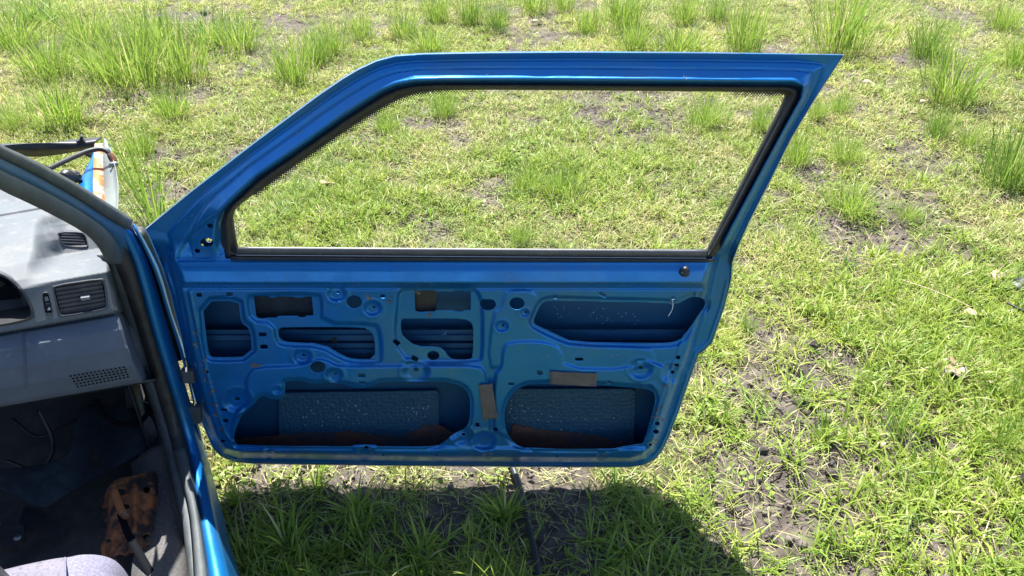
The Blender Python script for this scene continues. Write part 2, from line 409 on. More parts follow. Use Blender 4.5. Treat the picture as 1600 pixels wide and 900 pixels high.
def scatter(n, ymax, dens):
    X = []; got = 0
    while got < n:
        k = 200000
        y = rng.uniform(.6, ymax, k); t_ = rng.uniform(-1.35, 1.35, k); x = t_*(y*cP+CAM_H*sP)
        wgt = (y*cP+CAM_H*sP)/(ymax*cP+CAM_H*sP)*dens(x, y)*(1-.6*ss(np.abs(t_), .72, .85))
        ok = (rng.random(k) < wgt) & ~on_car(x, y)
        X.append(np.stack([x[ok], y[ok]], 1)); got += ok.sum()
    return np.concatenate(X)[:n]
def pack(cl, per, spread):
    c = np.repeat(cl, per, 0); return c+rng.normal(0, spread, c.shape)
# creeping turf
near = lambda x, y: 1/(1+(np.hypot(x, y)/3.2)**1.6)
cl = scatter(68000, 11.0, lambda x, y: near(x, y)*cover(x, y))
b2 = pack(cl, 7, .018); N = len(b2)
dist = np.hypot(b2[:, 0], b2[:, 1])
az = rng.uniform(0, 2*math.pi, N)
e0 = np.radians(rng.uniform(8, 70, N)); bend = np.radians(rng.uniform(5, 70, N))
worn = 1-.5*np.exp(-((b2[:, 1]-1.66)/.24)**2)*ss(-np.abs(b2[:, 0]), -1.0, -.5)
lush = .62+.75*fbm(b2[:, 0]+40, b2[:, 1]+9, .7, 91, 3)
L = rng.uniform(.018, .056, N)*(1+.08*dist)*worn*lush; wd = rng.uniform(.0020, .0040, N)*(1+.10*dist)
base = np.stack([b2[:, 0], b2[:, 1], gz(b2[:, 0], b2[:, 1])+.002], 1)
pt = fbm(b2[:, 0], b2[:, 1], .5, 71, 3)
tone = np.clip(pt*1.2-.1+rng.normal(0, .22, N), 0, 1)
dpatch = ss(fbm(b2[:, 0], b2[:, 1], .35, 81, 3), .42, .72)
dry = np.where(rng.random(N) < .20+.46*dpatch, rng.uniform(.55, 1, N), rng.uniform(0, .22, N))
V1 = blades(base, az, e0, bend, L, wd, 3, rng.normal(0, .4, N))
V1[..., 2] = np.maximum(V1[..., 2], base[:, None, 2]+.002)
tag(blade_mesh('turf_grass', V1, 3, tone, dry, M['grass']), None, None, None, 'stuff')
# broad-leaved grass rosettes, thick near the door's shade and in the right foreground
def rdens(x, y):
    c = .07+0*x
    for a in green_c: c = c+.9*np.exp(-(np.hypot(x-a[0], y-a[1])/a[2])**2)
    return np.clip(c, 0, 1)*near(x, y)*(.12+.88*cover(x, y))*(1-.95*np.exp(-((y-1.68)/.19)**2)*ss(-np.abs(x), -1.0, -.5))
cl = scatter(5200, 6.5, rdens)
b2 = pack(cl, 11, .012); N = len(b2); sc = np.repeat(rng.uniform(.5, 1.12, len(cl)), 11)
base = np.stack([b2[:, 0], b2[:, 1], gz(b2[:, 0], b2[:, 1])], 1)
L = rng.uniform(.05, .115, N)*sc; wd = rng.uniform(.004, .0075, N)*np.sqrt(sc)
V2 = blades(base, rng.uniform(0, 2*math.pi, N), np.radians(rng.uniform(25, 80, N)), np.radians(rng.uniform(20, 85, N)), L, wd, 4, rng.normal(0, .25, N), 2.0)
V2[..., 2] = np.maximum(V2[..., 2], base[:, None, 2]+.003)
tone = np.clip(np.repeat(rng.uniform(0, .8, len(cl)), 11)+rng.normal(0, .12, N), 0, 1)
dry = np.where(rng.random(N) < .06, rng.uniform(.5, 1, N), rng.uniform(0, .1, N))
tag(blade_mesh('broad_leaf_grass', V2, 4, tone, dry, M['grass']), None, None, None, 'stuff')
# small round-leaved creepers between the blades
cl = scatter(2600, 6.0, lambda x, y: near(x, y)*cover(x, y)*ss(fbm(x, y, .4, 131, 3), .48, .62))
b2 = pack(cl, 6, .012); N = len(b2); base = np.stack([b2[:, 0], b2[:, 1], gz(b2[:, 0], b2[:, 1])+rng.uniform(.008, .022, N)], 1)
V4 = blades(base, rng.uniform(0, 6.28, N), np.radians(rng.uniform(0, 35, N)), np.radians(rng.uniform(0, 40, N)), rng.uniform(.010, .020, N), rng.uniform(.009, .015, N), 4, rng.normal(0, .3, N), 3.2)
tag(blade_mesh('creeping_weed', V4, 4, rng.uniform(0, .5, N), rng.uniform(0, .1, N), M['grass']), None, None, None, 'stuff')
# dead straw lying about
cl = scatter(30000, 8.5, lambda x, y: near(x, y)*(.35+.65*ss(fbm(x, y, .35, 81, 3), .4, .7)))
N = len(cl); base = np.stack([cl[:, 0], cl[:, 1], gz(cl[:, 0], cl[:, 1])+rng.uniform(.002, .02, N)], 1)
V3 = blades(base, rng.uniform(0, 2*math.pi, N), np.radians(rng.uniform(-3, 14, N)), np.radians(rng.uniform(-5, 25, N)), rng.uniform(.03, .10, N), rng.uniform(.0012, .0028, N), 3)
V3[..., 2] = np.maximum(V3[..., 2], base[:, None, 2]-.002)
tag(blade_mesh('dead_straw', V3, 3, rng.random(N), rng.uniform(.75, 1, N), M['grass']), None, None, None, 'stuff')

# loose crumbs on the bare earth
cl = scatter(9000, 5.5, lambda x, y: near(x, y)*(1-cover(x, y))**1.5)
N = len(cl); rr_ = np.exp(rng.normal(-5.35, .42, N)); oct_ = np.array([[1, 0, 0], [0, 1, 0], [-1, 0, 0], [0, -1, 0], [0, 0, .8], [0, 0, -.8]], float)
VV = oct_[None]*(1+rng.uniform(-.35, .35, (N, 6, 1)))*rr_[:, None, None]
an = rng.uniform(0, 6.28, N); ca_, sa_ = np.cos(an)[:, None], np.sin(an)[:, None]
VV = np.stack([VV[..., 0]*ca_-VV[..., 1]*sa_, VV[..., 0]*sa_+VV[..., 1]*ca_, VV[..., 2]+VV[..., 0]*.3], -1)
VV += np.stack([cl[:, 0], cl[:, 1], gz(cl[:, 0], cl[:, 1])+rr_*.5], -1)[:, None]
tri_ = np.array([[0, 1, 4], [1, 2, 4], [2, 3, 4], [3, 0, 4], [1, 0, 5], [2, 1, 5], [3, 2, 5], [0, 3, 5]])
me = bpy.data.meshes.new('soil_crumbs'); fast_mesh(me, VV.reshape(-1, 3), (np.arange(N)[:, None]*6+tri_.ravel()[None]).ravel(), np.arange(N*8)*3)
tag(link('soil_crumbs', me, M['crumb'], None, False), None, None, None, 'stuff')

# ------------------------------------------------------------------ grass tufts: each a thing
TUFTS = [  # x, y of the foot, height, width in the photograph; k: 0 fresh fine, 1 dark fine, 2 stiff sedge, 3 broad leaf
 (22, 78, 80, 90, 0, 'fine grass tuft at the upper left corner of the field'),
 (78, 126, 95, 95, 0, 'tall grass tuft in the upper left, second row behind the car front'),
 (60, 40, 60, 100, 1, 'far grass tuft behind the upper left thicket'),
 (140, 70, 75, 90, 0, 'grass tuft in the far thicket left of the white litter'),
 (165, 126, 90, 85, 0, 'bushy grass tuft between two taller ones in the upper left thicket'),
 (222, 138, 130, 115, 0, 'tallest leaning grass tuft of the upper left thicket'),
 (292, 126, 112, 90, 0, 'bright upright grass tuft at the right end of the upper left thicket'),
 (245, 70, 80, 100, 0, 'grass tuft standing behind the tallest one of the left thicket'),
 (330, 66, 60, 90, 1, 'grass tuft just in front of the far white litter'),
 (378, 78, 70, 80, 0, 'grass tuft right of the far white litter'),
 (100, 196, 78, 110, 0, 'wide soft grass tuft just beyond the stripped car front'),
 (22, 202, 45, 50, 0, 'small grass tuft beside the wide soft one near the car front'),
 (460, 130, 85, 75, 0, 'lone upright grass tuft left of the window frame bend'),
 (495, 100, 60, 50, 1, 'grass tuft just behind the lone upright one'),
 (268, 186, 55, 70, 0, 'low loose grass tuft between the car front and the door'),
 (245, 345, 145, 130, 2, 'long drooping grass tuft beside the front corner of the door'),
 (222, 240, 55, 50, 0, 'thin grass tuft next to the rusty fender'),
 (520, 85, 62, 60, 0, 'grass tuft above the front bend of the window frame'),
 (565, 62, 50, 55, 0, 'pale grass tuft far behind the front bend of the window frame'),
 (632, 58, 55, 60, 0, 'grass tuft at the left end above the window frame'),
 (682, 36, 60, 55, 0, 'bright narrow grass tuft far behind the window frame'),
 (736, 40, 55, 50, 1, 'dark narrow grass tuft next to the darkest one'),
 (776, 52, 64, 48, 1, 'darkest green grass tuft standing above the window frame'),
 (836, 22, 50, 60, 0, 'grass tuft cut by the top edge of the picture'),
 (882, 18, 40, 40, 0, 'short grass tuft at the far end of the field'),
 (920, 54, 52, 45, 0, 'small grass tuft above the middle of the window frame'),
 (972, 42, 78, 75, 0, 'tall bright grass tuft above the middle of the window frame'),
 (990, 78, 58, 65, 0, 'grass tuft directly in front of the tall bright one'),
 (670, 80, 40, 70, 0, 'low grass tuft touching the top of the window frame'),
 (1070, 36, 60, 55, 0, 'wispy grass tuft far behind the window frame'),
 (1060, 80, 50, 80, 0, 'wide low grass tuft peeping over the window frame'),
 (1120, 28, 40, 45, 1, 'small dark grass tuft far up the field'),
 (1162, 82, 100, 75, 0, 'tall fresh grass tuft peeping over the rear half of the window frame'),
 (1312, 82, 112, 110, 0, 'biggest bright grass tuft beyond the rear tip of the door'),
 (1445, 92, 70, 72, 1, 'dark grass tuft behind the big pale one on the right'),
 (1482, 162, 98, 105, 0, 'big pale grass tuft in the upper right of the field'),
 (1462, 216, 60, 50, 1, 'thin grass tuft at the foot of the big pale one'),
 (1588, 110, 60, 60, 0, 'grass tuft at the upper right edge'),
 (1565, 45, 45, 60, 0, 'far grass tuft in the upper right corner'),
 (1572, 292, 120, 95, 1, 'tall dark grass tuft at the right edge of the field'),
 (1510, 228, 45, 45, 0, 'small grass tuft between the pale and the tall dark ones'),
 (1242, 258, 62, 62, 0, 'grass tuft hugging the rear edge of the window frame'),
 (1322, 258, 50, 55, 0, 'rounded grass tuft to the right of the door pillar'),
 (1312, 176, 42, 42, 0, 'small grass tuft below the biggest bright one'),
 (1275, 188, 40, 38, 0, 'small pale grass tuft near the rear tip of the door'),
 (1330, 336, 50, 90, 0, 'low spreading grass tuft on bare soil right of the door'),
 (1415, 342, 28, 45, 0, 'tiny grass tuft on the dry patch at right'),
 (1102, 196, 58, 75, 0, 'upright grass tuft seen through the rear half of the window'),
 (1188, 206, 52, 50, 0, 'grass tuft seen in the rear top corner of the window'),
 (692, 180, 48, 48, 0, 'grass tuft seen through the window under its front top bend'),
 (604, 206, 38, 42, 0, 'small grass tuft seen through the window near its sloping edge'),
 (878, 306, 58, 75, 0, 'loose grass tuft seen in the middle of the window'),
 (825, 300, 42, 60, 0, 'fainter grass tuft left of the loose one in the window'),
 (815, 386, 42, 32, 0, 'thin grass tuft seen just above the window sill'),
 (468, 312, 35, 45, 0, 'small grass tuft seen low through the front of the window'),
 (1166, 522, 62, 34, 2, 'feathery upright weed beside the rear edge of the door'),
 (1396, 682, 92, 62, 2, 'stiff grey green sedge standing in the right foreground'),
 (1284, 692, 60, 95, 3, 'bright broad leaved grass clump on the bare path'),
 (1130, 660, 55, 80, 3, 'bright broad leaved grass clump beside the door bottom corner'),
 (1560, 710, 95, 70, 2, 'tall sedge near the right edge of the foreground'),
 (1590, 640, 80, 60, 2, 'dark sedge cut by the right edge of the picture'),
 (1470, 575, 30, 70, 3, 'broad leaved clump beside the red and white wrapper'),
 (790, 812, 70, 120, 3, 'spidery grass rosette beside the black hose in the shade'),
 (560, 800, 60, 130, 3, 'spreading grass clump in the middle of the door shadow'),
 (450, 860, 80, 150, 3, 'dense grass clump in the shade by the car sill'),
 (980, 865, 45, 125, 3, 'wide leaved weed clump in the shade right of the hose'),
 (660, 880, 70, 130, 3, 'grass clump in the shade at the bottom edge'),
 (370, 790, 60, 70, 3, 'grass clump pressed against the car sill'),
 (1386, 895, 30, 40, 3, 'little bright grass clump at the bottom right of the door shadow'),
]
def tuft_mesh(kind, seed):
    r = np.random.default_rng(seed); segs = 5
    if kind == 3:
        n = 52; b = np.zeros((n, 3)); b[:, :2] = r.normal(0, .10, (n, 2))
        e0 = np.radians(r.uniform(30, 85, n)); bend = np.radians(r.uniform(25, 95, n)); L = r.uniform(.4, 1.15, n); wd = r.uniform(.040, .068, n)
    elif kind == 2:
        n = 60; b = np.zeros((n, 3)); b[:, :2] = r.normal(0, .09, (n, 2))
        e0 = np.radians(np.clip(r.normal(78, 11, n), 35, 90)); bend = np.radians(r.uniform(0, 70, n)*r.random(n)); L = r.uniform(.6, 1.15, n); wd = r.uniform(.012, .02, n)
    else:
        n = 240; b = np.zeros((n, 3)); b[:, :2] = r.normal(0, .17, (n, 2))
        e0 = np.radians(np.clip(r.normal(78, 12, n), 30, 90)); bend = np.radians(np.clip(r.normal(28, 20, n), 0, 95)); L = r.uniform(.45, 1.15, n); wd = r.uniform(.010, .017, n)
    az = np.arctan2(b[:, 1], b[:, 0])+r.normal(0, .7, n)
    V = blades(b, az, e0, bend, L, wd, segs, r.normal(0, .5, n), 1.8)
    V[..., 2] = np.maximum(V[..., 2], 0.0)
    tone = np.clip(r.normal(.5, .25, n), 0, 1)
    if kind == 1: tone *= .3
    if kind == 2: tone *= .45
    if kind == 3: tone = np.clip(tone+.1, 0, 1)
    dry = np.where(r.random(n) < (.10 if kind < 2 else .04), r.uniform(.5, 1, n), r.uniform(0, .12, n))
    return V, segs, tone, dry
protos = {}
for k in range(4):
    for j in range(4 if k == 0 else 2):
        V, sg, tn, dr = tuft_mesh(k, 100+k*10+j)
        o = blade_mesh('grass_tuft', V, sg, tn, dr, M['tuft']); protos[(k, j)] = [o, False]
tr_ = np.random.default_rng(5)
for i, (px, py, hp, wp, k, lab) in enumerate(TUFTS):
    j = int(tr_.integers(4 if k == 0 else 2)); pr = protos[(k, j)]
    o = pr[0] if not pr[1] else pr[0].copy()
    if pr[1]: CO.objects.link(o)
    pr[1] = True
    p = P0(px, py); dep = p[1]*cP+CAM_H*sP
    hm = hp*dep/FL/(1.12 if px < 420 and py < 150 else .95); wm = wp*dep/FL
    if k == 3: hm = hm*.75; hs = wm*.55
    else: hs = max(wm/.95, hm*.45) if k != 2 else max(wm/.8, hm*.6)
    o.location = (p[0], p[1], gz(p[0], p[1])-.004)
    o.rotation_euler = (0, 0, tr_.uniform(0, 6.28)); o.scale = (hs, hs, hm/(.95 if k != 3 else .7))
    tag(o, lab, 'grass tuft', 'grass tufts in the field')
for k, pr in protos.items():
    if not pr[1]: bpy.data.objects.remove(pr[0])

# ------------------------------------------------------------------ the car: one thing
CAR = empty('car', tuple(H0))
tag(CAR, 'stripped blue two-door car with its door open and trim panel removed', 'car')
CI = None
def own(o, parent):
    """parent keeping world place"""
    o.parent = parent; o.matrix_parent_inverse = parent.matrix_world.inverted() if parent.type != 'EMPTY' else \
        __import__('mathutils').Matrix.Translation(parent.location).inverted()
    return o
bpy.context.view_layer.update()

# ---- door leaf
SIL = [(228, 358), (262, 330), (300, 299), (352, 259), (400, 222), (450, 185), (500, 148), (535, 124), (560, 109), (588, 96), (618, 88), (660, 85), (760, 83), (900, 82), (1100, 83), (1318, 86),
       (1302, 110), (1271, 158), (1236, 216), (1201, 286), (1171, 345), (1153, 385), (1144, 410), (1142, 436), (1131, 480), (1112, 535), (1098, 549), (1091, 553), (1076, 595), (1060, 642), (1044, 684),
       (1034, 704), (1022, 718), (1006, 726), (985, 729.5), (900, 729.5), (600, 727), (400, 724.5), (366, 721.5), (346, 713), (333, 699), (316, 660), (300, 600), (285, 530), (268, 460), (255, 420), (243, 390), (234, 368)]
WIN = [(352, 404), (349, 380), (348, 350), (352, 334), (364, 318), (406, 278), (458, 243), (540, 185), (598, 148), (620, 138.5), (648, 132.5), (690, 131), (800, 131), (1238, 134.5), (1251, 137.5), (1249, 152), (1180, 280), (1117, 396), (1112, 405)]
GLA = [(373, 389), (372, 386), (366, 352), (364.5, 336), (370, 324), (406, 297), (458, 259), (559, 190), (618, 155), (648, 145), (690, 140.5), (800, 140.5), (1200, 144), (1220, 145), (1226, 148), (1223, 158), (1160, 280), (1106, 386), (1104, 389), (1100, 389)]
P1 = [(268, 300), (264, 380), (270, 420), (280, 460), (292, 520), (306, 585), (322, 645), (336, 684), (350, 704), (376, 712), (650, 717), (985, 719), (1006, 714), (1020, 702), (1034, 672), (1058, 600), (1078, 548), (1094, 500), (1108, 450), (1118, 405), (1120, 300)]
sm = lambda p, n=2: chaikin(p, n)
HOLES = dict(
 A=sm([(316.4, 471.8), (372.4, 470), (374.2, 488.7), (377, 505), (391, 514.4), (393.8, 557), (333.3, 559), (326.2, 554.4), (322.7, 529.6)], 1),
 B=[(396.4, 462.9), (421, 463), (421, 465), (432, 465), (432, 463), (460, 463.5), (460, 465), (474, 465), (474, 463.6), (487, 463.8), (489.8, 493), (477, 493.5), (477, 496), (466, 496), (465, 493.5), (434, 494), (432, 496.7), (418, 496.5), (411, 498), (402.7, 497.2), (400, 494)],
 C=sm([(435, 514.4), (442, 511), (566, 511), (579.8, 517.9), (585.6, 530), (585.6, 561), (555.7, 561.6), (538.4, 557.5), (504, 536.8), (452.3, 535), (438.5, 531.6), (435, 523)], 1),
 D=sm([(626.6, 499.9), (632.3, 498), (723, 498), (734.3, 501.8), (740, 511.3), (738.5, 558.5), (734.3, 561.7), (706, 561.7), (700.3, 556.6), (692.7, 545.3), (681.4, 541.5), (649.3, 541.1), (630.4, 526.4), (626.2, 516.9)], 1),
 E=[(647.4, 454), (656, 455), (660, 454), (680, 454), (680, 456), (710, 456), (710, 454.5), (723, 454.5), (723, 456), (735.3, 456), (735.3, 485), (724, 485), (724, 487), (711, 487), (711, 485), (680, 485), (680, 487), (666, 487), (656, 488), (649, 486)],
 F=sm([(852.4, 470.6), (870, 469.5), (920, 471.3), (1037, 473.5), (1057.7, 476), (1071.5, 467.9), (1080, 463.7), (1094, 464.4), (1102.5, 469.6), (1102.5, 478.2), (1092, 492), (1068, 526.4), (1054.3, 535), (1023.3, 536.5), (895, 534.4), (872, 524), (838, 508.5), (833, 503), (838, 490.4), (845, 476)], 1),
 G=sm([(364.9, 684), (366, 690), (371.5, 696.8), (547.3, 698), (553.9, 694.7), (584, 694.7), (592, 698), (673, 698), (689, 695.5), (707.5, 678.4), (728.5, 669.2), (733.7, 656), (735, 624.6), (728.5, 608.9), (712.7, 599.7), (689, 596.3), (594.6, 596.3), (584, 602.3), (568.3, 606.2), (555.2, 605.7), (539.5, 600.5), (518.5, 598.4), (484.4, 599.7), (476.5, 595.7), (445, 595.2), (446, 606), (445, 621), (434, 625), (421, 623), (412, 618), (404, 622), (396, 633), (381, 643), (369, 668)], 1),
 H=sm([(788, 651), (789.3, 637), (796.4, 620.4), (810.6, 606), (832, 599), (931.8, 601.4), (976.9, 604.9), (1019.7, 608.5), (1024.4, 622.8), (1022, 634.6), (1012.5, 670.3), (1000.7, 701), (822.5, 701), (803.5, 694), (790.5, 675)], 1))
ell = lambda x, y, a, b, n=20, ph=0: [(x+a*math.cos(2*math.pi*k/n+ph), y+b*math.sin(2*math.pi*k/n+ph)) for k in range(n)]
SMALL = [ell(553.5, 472, 12.3, 10.3), [(750, 471), (754, 468), (770, 468), (774, 472), (775, 478), (771, 483), (762, 485.5), (753, 483), (750, 478)], ell(807.8, 474.5, 11.8, 9.7), ell(496.4, 573.5, 12, 9.2), ell(677, 555.7, 9.2, 7.2)]
def slot(x, y, a, b, ang=0):
    c, s = math.cos(ang), math.sin(ang)
    return [(x+u*a*c-v*b*s, y+u*a*s+v*b*c) for u, v in ((-1, -1), (1, -1), (1, 1), (-1, 1))]
for x, y, a, b, g in [(311, 461, 4, 3, 0), (358.5, 460.5, 5, 3, 0), (410, 522.5, 6, 3.2, 0), (412.5, 542, 6, 3.2, 0), (598, 463, 4, 3, 0), (619.5, 535, 5.5, 3.5, .6), (648, 560.5, 5.5, 3.5, .5), (867.5, 464, 3, 3, 0), (941.5, 460.5, 6, 3.2, .5), (1051.5, 466, 3, 2.5, 0),
                      (905, 561.5, 6.5, 2.2, 0), (565, 587, 5.5, 2.4, 0), (566, 598, 5.5, 2.2, 0), (799, 600, 5, 2, 0), (746, 664, 3.2, 3.2, 0), (952, 597, 3.2, 2.4, 0), (1059.5, 558.5, 3.2, 2.8, 0), (1057, 570.5, 3, 2.4, 0), (350, 640.5, 5, 2, 0), (348, 689, 3, 2.2, 0), (1027, 662, 3.6, 3, 0), (1016, 695, 2.6, 2.2, 0), (593, 430+12, 0, 0, 0), (572, 699.5, 3.5, 2, -.4)]:
    if a: SMALL.append(slot(x, y, a, b, g))
for x, y, a in [(323.5, 581.5, 3), (352.5, 657.5, 4.5), (1025, 674.5, 5), (774, 671, 4), (328, 355-2, 5), (308, 392, 4.6), (843.5, 583, 5), (598, 711, 2), (682, 711, 2), (870, 713, 2)]:
    SMALL.append(ell(x, y, a, a*.75, 14))
MIRROR = ell(323, 379, 11, 7, 20, .2)
DISH = [(526, 459, 17), (582, 482, 16), (472.5, 557, 16), (522, 586, 15), (650, 580, 24), (371, 626, 24), (784, 510, 12), (820, 489, 9), (1001, 577, 21), (1051, 584, 20), (722, 681, 19), (757, 690, 20), (570, 708, 15), (420, 709, 11), (762, 712, 9), (940, 713, 9), (433, 610, 8), (1014, 607, 9)]
for x, y, r in DISH[:11]: SMALL.append(ell(x+(2 if r < 20 else 0), y-r*.12, max(2.4, r*.17), max(1.9, r*.13), 12))
ST = 1.7
X, Y = np.meshgrid(np.arange(218, 1332, ST), np.arange(72, 742, ST))
sO = sdf(X, Y, SIL, 400); sW = sdf(X, Y, WIN, 400); sPan = sdf(X, Y, P1, 60)
cutv = np.minimum(sO, -sW)
for p in list(HOLES.values())+SMALL+[MIRROR]: cutv = np.minimum(cutv, -sdf(X, Y, p, 14))
def zone(p, wd, n=1): return ss(sdf(X, Y, chaikin(p, n), 30), -wd, wd)
h = -.040+.040*ss(sPan, -6.5, 6.5)
# perimeter landing with rolled lip, belt rail, recess line
h += .005*np.exp(-((sO-4.5)/2.4)**2)*ss(Y, 420, 450)
low = Y > 404
rail = (.25*ss(Y, 406, 411)+.15*ss(Y, 411, 425)+.6*np.clip((Y-411)/30, 0, 1))*(1-ss(Y, 441, 449))*ss(sPan, 0, 14)
h = np.where(low, h+.024*rail, h)
h -= .004*np.exp(-((Y-450.5)/1.8)**2)*ss(sPan, 6, 16)
# pressed landings
R1 = [(360, 702), (364, 660), (372, 640), (392, 628), (384, 606), (386, 588), (398, 574), (470, 571.5), (486, 566), (500, 560), (516, 566), (530, 573), (640, 571.5), (700, 571.5), (742, 571.5), (757, 577), (760, 600), (768, 700)]
R2 = [(772, 702), (772, 586), (784, 574), (786, 546), (794, 534), (852, 533), (878, 546), (881, 575), (985, 577), (1000, 562), (1040, 572), (1050, 600), (1034, 650), (1018, 704)]
R3 = [(621, 470), (623, 455), (632, 451), (738, 451), (748, 457), (754, 480), (754, 556), (748, 566), (640, 567), (616, 536)]
R4 = [(386, 470), (391, 460), (498, 458), (503, 470), (503, 505), (586, 505), (594, 518), (597, 560), (592, 567), (552, 567), (532, 561), (500, 542), (448, 541), (432, 536), (427, 505), (392, 502)]
R5 = [(770, 490), (784, 480), (787, 466), (794, 455), (828, 454), (840, 464), (836, 484), (825, 503), (838, 517), (880, 538), (1014, 543), (1024, 556), (1024, 576), (880, 575), (878, 546), (852, 533), (794, 534), (786, 546), (784, 574), (762, 574)]
inner = ss(sPan, 16, 22)
for p, a, wd in ((R1, .009, 3.2), (R2, .010, 3.2), (R3, -.010, 3.6), (R4, -.010, 3.6), (R5, .004, 3.0)): h += a*zone(p, wd)
for k, a, r0 in (('A', -.009, 9), ('F', -.009, 9), ('G', -.006, 7), ('H', -.007, 7)):
    s_ = sdf(X, Y, HOLES[k], 30); h += a*ss(s_, -r0, -r0+6)
for x, y, r in DISH:
    d = np.hypot(X-x, (Y-y)/.82); h += -.009*(r/18)**.7*(1-ss(d, r*.45, r))+.003*np.exp(-((d-r*1.05)/3)**2)*.5
h += .010*np.exp(-((sPan-17)/2.2)**2)*(Y > 455)*(.35)
# fold line along the sill of the panel
h += .005*ss(Y, 700, 704)*(1-ss(Y, 708, 712))*ss(sPan, 4, 10)
# window frame section
dW = np.maximum(-sW, 0); dO = np.maximum(sO, 0); tt = dW/(dW+dO+1e-6)
prof = np.interp(tt, [0, .05, .15, .18, .25, .48, .51, .54, .73, .77, .84, 1], [-.016, -.004, .012, .0125, .0075, -.005, -.0125, -.0095, -.0165, -.0215, -.0190, -.0155])
tri = ss(sdf(X, Y, chaikin([(360, 316), (356, 322), (332, 341), (300, 364), (284, 385), (277, 404), (276, 412), (346, 412), (346, 345)], 1), 40), -5, 5)
wf = 1-ss(Y, 372, 408)
side = ss(X, 1090, 1118)       # rear leg keeps the frame section further down
hf = prof-.010*tri
h = np.where(Y < 372, hf, h*(1-wf)+hf*wf)
h = h-.006*tri*(1-wf)*(Y < 408)
# slight handling dents
h += (fbm(X, Y, 60, 5, 3)-.5)*.0022
P, Fc = grid_cut(X, Y, cutv, None)
hh = interp_grid(P, X, Y, h)
DOOR = mesh('door', door_pt(P[:, 0], P[:, 1], hh), Fc, M['paint'], None); solid(DOOR, .0016, 1 if False else -1)
own(DOOR, CAR); bpy.context.view_layer.update()
def sub(o): return own(o, DOOR)
# outer skin of the door (seen through the openings and from outside)
X2, Y2 = X[::2, ::2], Y[::2, ::2]
s2 = np.minimum(np.minimum(sO, -sW), -np.maximum(sdf(X, Y, ell(327, 375, 5.5, 3.6), 14), sdf(X, Y, ell(316, 383.5, 3.6, 3), 14)))[::2, ::2]
P, Fc = grid_cut(X2, Y2, s2, None)
so2 = interp_grid(P, X, Y, sO); bl = ss(P[:, 1], 380, 450)
hs = -.036*(1-bl)-.045*bl-.040*bl*ss(so2, 2, 30)
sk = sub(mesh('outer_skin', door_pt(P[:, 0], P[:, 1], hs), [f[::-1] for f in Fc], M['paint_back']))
solid(sk, .001, -1); sk.data.materials.append(M['paint_inner_shade'])
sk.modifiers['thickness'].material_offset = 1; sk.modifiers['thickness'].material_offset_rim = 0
# closing fold round the silhouette, so the leaf has a real edge
q = np.array(SIL, float); q = np.concatenate([q, q[:1]])
q = np.concatenate([np.linspace(a, b, 6)[:-1] for a, b in zip(q[:-1], q[1:])])
q = np.concatenate([q, q[:1]])
hb = ss(q[:, 1], 380, 450)
ha = -.0155*(1-hb)+-.040*hb
hfold = -.036*(1-hb)+-.045*hb
pc = np.array([740, 430.]); din = (pc-q); din /= np.linalg.norm(din, axis=1)[:, None]
A_ = door_pt(*(q).T, ha+.0015); B_ = door_pt(*(q-din*(1.4+.6*(1-hb))[:, None]).T, (ha+hfold)/2); C_ = door_pt(*(q-din*(2.4*(1-hb))[:, None]).T, hfold-.003)
n_ = len(q); V = np.concatenate([A_, B_, C_]); F_ = [(i, i+1, n_+i+1, n_+i) for i in range(n_-1)]+[(n_+i, n_+i+1, 2*n_+i+1, 2*n_+i) for i in range(n_-1)]
sub(mesh('hem_edge', V, F_, M['paint_back']))
# rubber channel around the glass
Xw, Yw = np.meshgrid(np.arange(336, 1270, 1.6), np.arange(126, 416, 1.6))
w1 = sdf(Xw, Yw, WIN, 40); g1 = sdf(Xw, Yw, chaikin(GLA, 1), 60)
sv = np.minimum(w1+3.0, -g1)
P, Fc = grid_cut(Xw, Yw, sv, None)
u = interp_grid(P, Xw, Yw, w1/(w1-g1+1e-6).clip(1.0))
hr = np.interp(u, [-.3, 0, .25, .45, .55, .8, 1], [-.012, -.008, .002, .001, -.006, -.010, -.020])
sub(solid(mesh('window_seal', door_pt(P[:, 0], P[:, 1], hr), Fc, M['rubber']), .002))
# belt strips under the glass
def strip(name, ya, yb, xa, xb, xc, xd, h0, mt, n=40, bulge=.004):
    V = []; F_ = []
    for i in range(n):
        f = i/(n-1)
        for j, (g, dh) in enumerate(((0, -.012), (.0, -.001), (.3, bulge), (.7, bulge), (1, -.001), (1, -.012))):
            x0 = xa+(xb-xa)*f; x1 = xc+(xd-xc)*f; y0 = ya[0]+(ya[1]-ya[0])*f; y1 = yb[0]+(yb[1]-yb[0])*f
            V.append(door_pt(x0+(x1-x0)*g, y0+(y1-y0)*g, h0+dh))
    for i in range(n-1):
        for j in range(5): F_.append((i*6+j, (i+1)*6+j, (i+1)*6+j+1, i*6+j+1))
    F_ += [(0, 1, 2, 3, 4, 5), tuple((n-1)*6+5-k for k in range(6))]
    return sub(mesh(name, V, F_, mt))
strip('belt_strip', (385.5, 390), (397, 402), 371, 1106, 369, 1103, .002, M['belt'])
strip('belt_strip', (397.6, 402.6), (400.2, 404.6), 369, 1103, 369, 1103, .004, M['chrome'], bulge=.001)
strip('belt_strip', (400.5, 405), (406.5, 409.5), 360, 1117, 360, 1118, .010, M['rubber'], bulge=.002)
# glass pane
gp = sdf(Xw, Yw, WIN, 40)-5
P, Fc = grid_cut(Xw[::6, ::6], Yw[::6, ::6], gp[::6, ::6], None)
sub(mesh('window_pane', door_pt(P[:, 0], P[:, 1], np.full(len(P), -.0155)), Fc, M['glass']))
